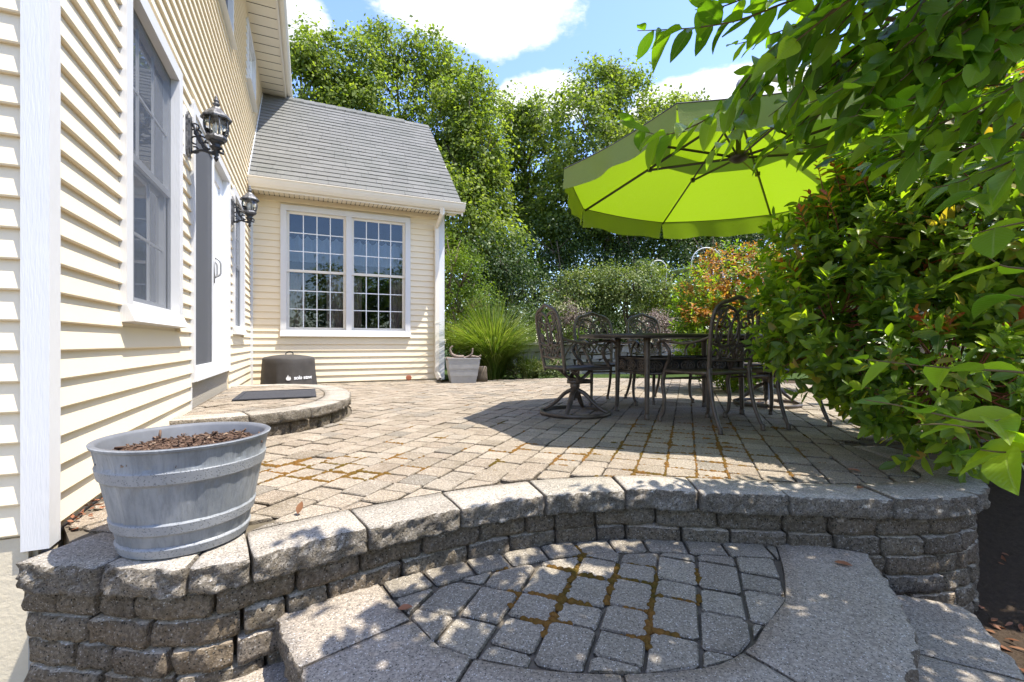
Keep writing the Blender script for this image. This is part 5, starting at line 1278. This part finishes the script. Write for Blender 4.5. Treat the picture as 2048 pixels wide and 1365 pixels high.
# ornamental grass fountain
def grass_clump(x, y, n, h, label, spread=1.0):
    t = empty('ornamental_grass', (x, y, -.05), 0, label, 'grass clump'); vs = []; fs = []
    for i in range(n):
        a = random.uniform(0, 2*math.pi); l_ = h*random.uniform(.65, 1.15); out = random.random()**.55*spread; bx_, by = .16*random.random()*math.cos(a), .16*random.random()*math.sin(a); w_ = random.uniform(.004, .0085); tw = random.uniform(0, 3); a += random.gauss(0, .2)
        o = len(vs)
        for k in range(7):
            s = k/6; r = out*l_*(s**1.45)*.85; z = l_*(s-.55*out*s**2.2*1.15); ww = w_*(1-s)**.6+.0008; px_, py_ = bx_+r*math.cos(a), by+r*math.sin(a); dx, dy = -math.sin(a+tw*.3)*ww, math.cos(a+tw*.3)*ww
            vs += [(px_-dx, py_-dy, z), (px_+dx, py_+dy, z)]
        fs += [(o+2*k, o+2*k+1, o+2*k+3, o+2*k+2) for k in range(6)]
    tag(MB().add(vs, fs).build('blades', 'grass', t), kind='stuff')
grass_clump(-.35, 8.75, 2600, 1.75, 'tall fountain of yellow-green ornamental grass beside the zinc tub', 1.0)
grass_clump(.35, 8.9, 500, .55, 'short grass tuft right of the tall ornamental grass', .8)
for (x, y, h_, lab) in ((7.5, -3.5, 5.5, 'leafy tree at the side of the garden, mirrored in the wing windows'), (10.5, -8, 7.5, 'tall leafy tree behind the viewer, mirrored in the wing windows'), (5.5, -8.5, 6, 'round leafy tree behind the viewer beside the drive'), (12, -2, 6.5, 'broad leafy tree far to the right of the patio')):
    tree(x, y, 0, [(0, 0, h_*.62, h_*.26, h_*.26, h_*.36), (h_*.18, .3, h_*.45, h_*.22, h_*.22, h_*.28), (-h_*.18, -.3, h_*.42, h_*.22, h_*.22, h_*.28), (0, .2, h_*.22, h_*.3, h_*.3, h_*.22)], 7000, lab, leaf=.2, nper=30, spread=.35, z0=GRZ)
# low stone garden wall behind the table
sw = empty('stone_garden_wall', (1.5, 10.4, -.08), 0, 'low field-stone garden wall with flat cap behind the far chairs', 'garden wall')
for i in range(17):
    for k in range(4):
        w_ = .24*random.uniform(.8, 1.15); hh = .155; MBx = MB(); x = -2.0+i*.26+(.13 if k % 2 else 0)
        pl2 = [(x+random.uniform(-.02, .02), .03+k*hh*1.08), (x+w_, .03+k*hh*1.08+random.uniform(-.02, .02)), (x+w_+random.uniform(-.03, .02), .03+(k+1)*hh*1.05), (x+w_*.5, .04+(k+1)*hh*1.06), (x+random.uniform(-.02, .03), (k+1)*hh*1.05)]
        MBx.prism(pl2, -.02, .14+random.uniform(-.02, .02), Matrix(((1, 0, 0, 0), (0, 0, -1, .1), (0, 1, 0, 0), (0, 0, 0, 1)))); MBx.build('stone', 'field', sw)
for i in range(9): MB().bx(-2.05+i*.5, -1.555+i*.5, -.10, .26, .69, .75).build('cap_stone', 'field', sw)
MB().bx(-2.0, 2.42, .06, .24, 0, .69).build('wall_core', 'sand', sw)
# hoops of a garden frame beyond the hedge
hp = empty('garden_hoop_frame', (5.25, 12.2, -.08), 0, 'pale metal hoops with a sheet over them beyond the orange-tipped shrub', 'hoop frame')
for (x, y, r, zt) in ((.0, 0, .44, 3.3), (-1.2, .35, .24, 3.02)):
    b = MB(); b.tube([(x-r, y, 0), (x-r, y, zt-r)]+[(x+r*math.cos(R(180-12*i)), y+.1*i/15, zt-r+r*math.sin(R(180-12*i))) for i in range(16)]+[(x+r, y+.1, 0)], .016, 6); b.build('hoop', 'hoop', hp, True)
MB().add([(-.9, .2, 2.72), (.7, -.1, 3.0), (1.1, .5, 2.98), (-.6, .8, 2.7), (-.9, .2, 2.7), (.7, -.1, 2.98), (1.1, .5, 2.96), (-.6, .8, 2.68)], [(0, 1, 2, 3), (7, 6, 5, 4), (0, 4, 5, 1), (1, 5, 6, 2), (2, 6, 7, 3), (3, 7, 4, 0)]).build('sheet', 'tarp', hp)

# ------------------------------------------------------------------ leafy shrubs with modelled leaves
LV = [tpl_leaf(6, .20, .16, .46, .012, 0), tpl_leaf(6, .34, .30, .44, .02, 1), tpl_leaf(6, .10, .08, .50, .025, 2), tpl_leaf(6, .26, -.14, .48, .02, 3)]
def leaf_variants(mat):
    out = []
    for i, (v, f) in enumerate(LV):
        me = bpy.data.meshes.new('leaf'); me.from_pydata([tuple(q) for q in v], [], f); me.update(); me.materials.append(MAT[mat]); me.polygons.foreach_set('use_smooth', [True]*len(me.polygons)); uvl = me.uv_layers.new(name='UVMap'); uvl.data.foreach_set('uv', np.array([v[i][:2] for q in f for i in q], dtype=np.float32).ravel()); out.append(me)
    return out
def leafy(t, recs, mat, nobj, stuff_name):
    """recs: (pos, dir, normal, length, width) in world space; the nobj that show largest become leaf objects"""
    loc = t.location
    def score(r):
        p = r[0]; ok = p[1] > .3 and abs(p[0]/p[1]) < 1.13 and -.76 < (p[2]-CAMZ)/p[1] < .76
        return -(r[3]/max(p[1], .3)) + (0 if ok else 10) - (0.02 if r[5:] else 0)
    recs = sorted(recs, key=score)
    lv = leaf_variants(mat)
    for i, r in enumerate(recs[:nobj]):
        o = bpy.data.objects.new('leaf', lv[i % 4]); C.objects.link(o); o.parent = t
        o.matrix_local = leaf_matrix(Vector(r[0])-loc, r[1], r[2], r[3], r[4])
    rest = recs[nobj:]
    if rest:
        for g in range(4):
            rs_ = rest[g::4]
            if not rs_: continue
            me = leaf_cloud_mesh(stuff_name, np.array([r[0] for r in rs_])-np.array(loc), np.array([r[1] for r in rs_]), np.array([r[2] for r in rs_]), np.array([r[3] for r in rs_]), np.array([r[4] for r in rs_]), LV[g])
            tag(link(stuff_name, me, mat, t, True), kind='stuff')
def shoot_leaves(base, axis, length, nl, L, recs, w=.46, spread=.9):
    axis = unit(np.array(axis)); side = unit(np.cross(axis, rng.normal(size=3)))
    for i in range(nl):
        s = (i+.5)/nl; a = i*2.4+rng.uniform(-.3, .3); sd = math.cos(a)*side+math.sin(a)*np.cross(axis, side)
        d = unit(axis*(.35+.5*s)+sd*spread*(1.15-.45*s)+np.array((0, 0, -.10))); nn = unit(axis*1.0-sd*.4+rng.normal(size=3)*.25+np.array((0, 0, .5)))
        l_ = L*rng.uniform(.55, 1.25)*(1-.25*s); recs.append((np.array(base)+axis*length*s, d, nn, l_, l_*w))
def hedge(name, label, vols, nshoot, L, seed_red, nobj, loc, group, inner=900, face=True, mats=('leaf_hedge', 'leaf_red'), nl=8, redfrac=.0, topred=.9):
    t = empty(name, loc, 0, label, 'shrub', group); green, red = [], []; tw = MB(); lo = Vector(loc)
    vol = np.array([(v[3]*v[4]*v[5])**(2/3) for v in vols]); pr = vol/vol.sum()
    cnt = 0
    while cnt < nshoot:
        i = rng.choice(len(vols), p=pr); c = np.array(vols[i][:3]); r = np.array(vols[i][3:6]); v = unit(rng.normal(size=3))
        if face and rng.random() < .65 and (v[1] > .35): continue
        p = c+v*r*(rng.uniform(.78, 1.05) if rng.random() < .75 else rng.uniform(.45, .8))
        if any(np.linalg.norm((p-np.array(w_[:3]))/np.array(w_[3:6])) < .62 for w_ in vols) and rng.random() < .8: continue
        if p[2] < .06: continue
        ax = unit(v*np.array((1, 1, .6))+rng.normal(size=3)*.35+np.array((0, 0, .45)))
        isred = p[2] > c[2]+r[2]*topred*.75 and rng.random() < redfrac
        tgt = red if isred else green
        ln = rng.uniform(.08, .16); shoot_leaves(p-ax*ln*.5, ax, ln, nl, L*(.85 if isred else 1), tgt)
        if rng.random() < .35:
            q = p-ax*ln*.5; q0 = c+(q-c)*rng.uniform(.35, .6); tw.tube([Vector(q0)-lo, Vector((q0+q)/2)-lo+Vector((0, 0, -.02)), Vector(p)-lo], [.006, .004, .002], 5)
        cnt += 1
    leafy(t, green, mats[0], nobj, 'foliage')
    if red: leafy(t, red, mats[1], min(60, nobj//3), 'new_growth')
    for (bx_, by) in ((0, 0), (.12, .08), (-.1, .1), (.05, -.1)):
        v = vols[0]; tw.tube(smooth_path([(bx_, by, -.05), (bx_*1.8, by*1.8, .4), (bx_*3+(v[0]-loc[0])*.7, by*3+(v[1]-loc[1])*.7, v[2]-loc[2])], 4), [.025, .02, .01], 6)
    tw.build('stems', 'redtwig', t, True)
    return t
hedge('photinia_hedge', 'big glossy green shrub with reddish shoots crowding the right side of the table', [(3.05, 2.95, 1.02, 1.35, .95, .88), (2.55, 2.65, .62, .85, .55, .52), (3.0, 2.5, 1.3, 1.0, .6, .55), (2.45, 3.0, 1.25, .72, .5, .5), (2.15, 2.2, .42, .42, .28, .36), (1.95, 2.75, .75, .4, .4, .42), (3.2, 2.75, 1.75, 1.15, .6, .5), (2.6, 2.85, 1.55, .6, .45, .42)], 2300, .098, 0, 240, (3.1, 2.9, -.05), 'red-tipped shrubs', nl=9, redfrac=.22)
hedge('photinia_shrub', 'rounded shrub with orange new leaves behind the right end of the table', [(3.35, 6.5, 1.05, 1.0, .8, 1.0), (3.0, 6.2, .75, .75, .6, .7)], 2000, .075, 0, 40, (3.3, 6.5, -.05), 'red-tipped shrubs', nl=8, redfrac=.6, mats=('leaf_hedge', 'leaf_orange'), topred=.35)
# tall orange shoots at the upper left of the big hedge
sh = empty('photinia_hedge', (2.35, 2.85, -.05), 0, 'orange-red young shoots standing out against the underside of the umbrella', 'shrub', 'red-tipped shrubs')
recs = []; recg = []; tw = MB(); lo = Vector(sh.location)
for (px, py, Y, ly) in ((1635, 330, 2.75, 470), (1665, 320, 2.8, 440), (1600, 420, 2.7, 500), (1690, 360, 2.7, 450), (1620, 390, 2.8, 480), (1655, 395, 2.6, 480), (1720, 340, 2.6, 420)):
    p = at(px, py, Y); q = at(px+25, ly, Y+.08); ax = (p-q).normalized(); L = (p-q).length
    tw.tube([q-ax*.2-lo, (p+q)/2-lo+Vector((.01, 0, 0)), p-lo], [.005, .004, .0015], 5)
    shoot_leaves(np.array(p-ax*.10), ax, .12, 8, .075, recs, .40); shoot_leaves(np.array(q-ax*.05), ax, L*.7, 12, .075, recg, .44)
leafy(sh, recs, 'leaf_red', len(recs), 'x'); leafy(sh, recg, 'leaf_hedge', 30, 'foliage'); tw.build('stems', 'redtwig', sh, True)

# overhanging small tree in the upper right: trunk stands right of the frame
ft = empty('overhanging_tree', (2.75, 1.25, GRZ), 0, 'big-leaved tree whose branches hang into the upper right corner', 'tree'); fr_ = []; tw = MB(); lo = Vector(ft.location)
def twig(pts, L=.10, step=.034, droop=.35, w=.45, two=True, recs=fr_, rad=.004):
    P = smooth_path(pts, 6); tw.tube([p-lo for p in P], [rad, rad*.7, .0012], 5)
    d = [0]
    for a, b_ in zip(P, P[1:]): d.append(d[-1]+(b_-a).length)
    s = .02; k = 0
    while s < d[-1]:
        i = max(j for j in range(len(d)) if d[j] <= s); i = min(i, len(P)-2); t = (s-d[i])/max(1e-6, d[i+1]-d[i]); p = P[i].lerp(P[i+1], t); tg = (P[i+1]-P[i]).normalized()
        sd = tg.cross(Vector((0, 0, 1))); sd = sd.normalized() if sd.length > .05 else Vector((1, 0, 0)); sg = 1 if k % 2 else -1
        dd = tg*random.uniform(.35, .8)+sd*sg*random.uniform(.5, 1.0)+Vector((random.gauss(0, .18), random.gauss(0, .18), -droop*.65+random.gauss(0, .25)))
        nn = Vector((random.gauss(0, .35), random.gauss(-.1, .35), 1.0))+sd*sg*(-.35)
        f = 1-.45*max(0, (s/d[-1]-.75)/.25); l_ = L*random.uniform(.75, 1.15)*f
        recs.append((tuple(p), tuple(dd), tuple(nn), l_, l_*w*random.uniform(.9, 1.1))); s += step*random.uniform(.7, 1.3); k += 1
def vis(*q): return [at(*e) for e in q]
# surveyed sprays, from thick end to tip: (photo x, photo y, distance)
for pts, L, dr in (
    (vis((1700, -60, 1.32), (1615, 34, 1.36), (1532, 112, 1.40), (1474, 185, 1.40), (1420, 234, 1.44), (1362, 262, 1.44), (1313, 270, 1.46), (1266, 250, 1.49)), 0.135, .55),
    (vis((1640, -20, 1.36), (1560, 10, 1.40), (1480, 40, 1.44), (1400, 55, 1.49), (1330, 60, 1.53), (1275, 62, 1.53)), 0.123, .45),
    (vis((1800, -40, 1.38), (1700, 30, 1.32), (1640, 110, 1.36), (1600, 190, 1.36), (1560, 240, 1.40)), 0.135, .5),
    (vis((1950, -20, 1.24), (1850, 60, 1.29), (1760, 130, 1.33), (1680, 180, 1.27), (1610, 210, 1.27)), 0.129, .45),
    (vis((2080, 40, 1.20), (1980, 110, 1.24), (1880, 170, 1.29), (1780, 215, 1.33), (1700, 235, 1.27)), 0.129, .45),
    (vis((2100, 120, 1.20), (2000, 190, 1.24), (1900, 240, 1.29), (1800, 270, 1.33), (1730, 280, 1.27)), 0.123, .4),
    (vis((2100, 200, 1.15), (2010, 260, 1.20), (1930, 300, 1.24), (1850, 330, 1.29)), 0.117, .4),
    (vis((1760, -60, 1.56), (1690, 0, 1.49), (1620, 40, 1.53), (1540, 70, 1.57), (1470, 90, 1.61)), 0.123, .5),
    (vis((1900, -60, 1.47), (1830, 10, 1.52), (1770, 60, 1.56), (1700, 110, 1.49), (1640, 150, 1.53)), 0.123, .5),
    (vis((1560, -50, 1.44), (1500, -10, 1.49), (1440, 15, 1.53), (1390, 20, 1.57)), 0.117, .5),
    (vis((2060, -40, 1.29), (1990, 30, 1.33), (1930, 80, 1.38), (1860, 130, 1.43), (1800, 200, 1.43)), 0.123, .5),
    (vis((2100, 280, 1.10), (2040, 330, 1.15), (1980, 380, 1.20), (1930, 400, 1.20)), 0.117, .4),
    (vis((1850, 0, 1.38), (1800, 80, 1.38), (1750, 170, 1.38), (1700, 250, 1.32)), 0.123, .5),
    (vis((1990, 20, 1.29), (1940, 110, 1.29), (1890, 200, 1.29), (1840, 290, 1.33)), 0.123, .5)):
    twig(pts, L, .030, dr)
for pts, L, dr in (
    (vis((1900, 120, 1.4), (1800, 190, 1.42), (1720, 250, 1.45), (1650, 290, 1.5), (1590, 300, 1.52)), .125, .45),
    (vis((2000, 200, 1.35), (1900, 270, 1.38), (1820, 310, 1.4), (1740, 330, 1.45)), .12, .45),
    (vis((1780, 60, 1.45), (1690, 150, 1.45), (1620, 230, 1.5), (1560, 290, 1.5), (1520, 320, 1.52)), .12, .5),
    (vis((2080, 300, 1.3), (1980, 340, 1.32), (1900, 370, 1.35), (1820, 380, 1.4)), .12, .4),
    (vis((1650, 40, 1.45), (1560, 130, 1.5), (1500, 200, 1.5), (1460, 270, 1.5), (1430, 300, 1.5)), .13, .6)):
    twig(pts, L, .03, dr)
rs = random.Random(11)
for k in range(22):
    px, py = rs.uniform(1560, 2080), rs.uniform(-60, 210); Y = rs.uniform(1.2, 1.5)
    twig(vis((px+170, py-110, Y), (px+80, py-45, Y+.03), (px, py+20, Y+.06), (px-70, py+75, Y+.1)), .125, .032, .45)
# more twigs fill the crown above and to the right, out of sight but shading the steps
rd = random.Random(5)
for i in range(230):
    X = rd.uniform(.65, 3.0); Yc = rd.uniform(.9, 1.75); z = rd.uniform(1.75, 2.9)
    if X < 1.0 and (Yc > 1.35 or rd.random() < .2): continue
    if X < 1.4 and Yc > 1.62: continue
    if X/Yc < .5 and z < 2.0: continue
    a = rd.uniform(2.2, 4.1); p = Vector((X, Yc, z)); e = Vector((math.cos(a)*(.5 if X > 1.6 else .32), math.sin(a)*(.35 if X > 1.6 else .2), rd.uniform(-.25, .05)))
    if (p+e).z < CAMZ+.70*(p+e).y and (p+e).x/(p+e).y < .8: continue
    twig([p, p+e*.5+Vector((0, 0, .04)), p+e], .13, .036, .35)
for i in range(38):
    p = Vector((rd.uniform(1.65, 2.7), rd.uniform(1.7, 2.0), rd.uniform(1.4, 2.1))); a = rd.uniform(2.4, 3.9)
    e = Vector((math.cos(a)*.35, math.sin(a)*.2, rd.uniform(-.15, .05))); twig([p, p+e*.5+Vector((0, 0, .04)), p+e], .115, .036, .35)
leafy(ft, fr_, 'leaf_fore', 298, 'foliage')
tw.tube(smooth_path([(0, 0, -.05), (.05, .02, .8), (-.05, 0, 1.6), (-.35, .05, 2.4), (-.7, .1, 3.1)], 5), [.06, .05, .04, .02], 8)
for (x, y, z) in ((-.9, .3, 2.3), (-1.3, .35, 2.4), (-1.6, .45, 2.5), (-.5, -.2, 2.6), (-1.1, .1, 2.9), (.2, .3, 2.6), (-1.0, .5, 2.1)):
    tw.tube(smooth_path([(-.05, 0, 1.5), (x*.5, y*.5, z*.85), (x, y, z)], 5), [.025, .014, .005], 6)
tw.build('branches', 'twig', ft, True)
# lower spray at the right edge, its own shrub
lsh = empty('broadleaf_shrub', (1.9, .95, GRZ), 0, 'broad-leaved shrub with bright leaves reaching in at the lower right edge', 'shrub'); lo = Vector(lsh.location); tw = MB(); lr = []
for pts, L, st_ in (
    (vis((2120, 850, 1.02), (2040, 838, 1.02), (1960, 845, 1.03), (1880, 830, 1.05), (1800, 812, 1.08), (1730, 800, 1.1)), 0.133, 0.062),
    (vis((2140, 960, 1.0), (2060, 905, 1.0), (1990, 870, 1.0), (1900, 850, 1.02), (1830, 850, 1.05)), 0.140, 0.069),
    (vis((2150, 880, .92), (2080, 900, .94), (2010, 905, .95), (1960, 900, .97)), 0.147, 0.069),
    (vis((2130, 760, 1.1), (2040, 745, 1.12), (1960, 740, 1.15), (1880, 735, 1.2), (1780, 725, 1.25), (1700, 715, 1.3)), 0.126, 0.062),
    (vis((2150, 560, 1.0), (2060, 540, 1.02), (2000, 530, 1.05), (1960, 500, 1.1)), 0.140, 0.069),
    (vis((2150, 440, 1.05), (2080, 440, 1.07), (2000, 455, 1.1), (1940, 470, 1.15)), 0.140, 0.069),
    (vis((2150, 620, .98), (2080, 600, 1.0), (2020, 590, 1.02)), 0.154, 0.069)):
    twig(pts, L, st_, .18, .50, recs=lr, rad=.0035)
leafy(lsh, lr, 'leaf_lime2' if 'leaf_lime2' in MAT else 'leaf_fore', len(lr), 'x')
tw.tube(smooth_path([(0, 0, -.05), (-.1, .02, .5), (-.25, .05, 1.0), (-.4, .1, 1.3)], 5), [.03, .02, .01], 6); tw.build('branches', 'twig', lsh, True)
# litter on the dark bed at the lower right
bl_ = empty('bed_litter', (2.0, 1.6, GRZ), 0, 'brown leaf litter scattered on the dark bed at the lower right', 'leaf litter')
n = 260; P = np.c_[rng.uniform(-.4, 1.4, n), rng.uniform(-.8, .8, n), np.full(n, .012)]
P[:, 2] = [ground_z(2.0+p[0], 1.6+p[1])-GRZ+.012 for p in P]
tag(link('litter_leaves', leaf_cloud_mesh('litter_leaves', P, np.c_[rng.normal(size=(n, 2)), rng.normal(size=n)*.2], np.c_[rng.normal(size=(n, 2))*.3, np.ones(n)], rng.uniform(.03, .06, n), rng.uniform(.012, .028, n), lt), 'leaf_dead', bl_), kind='stuff')
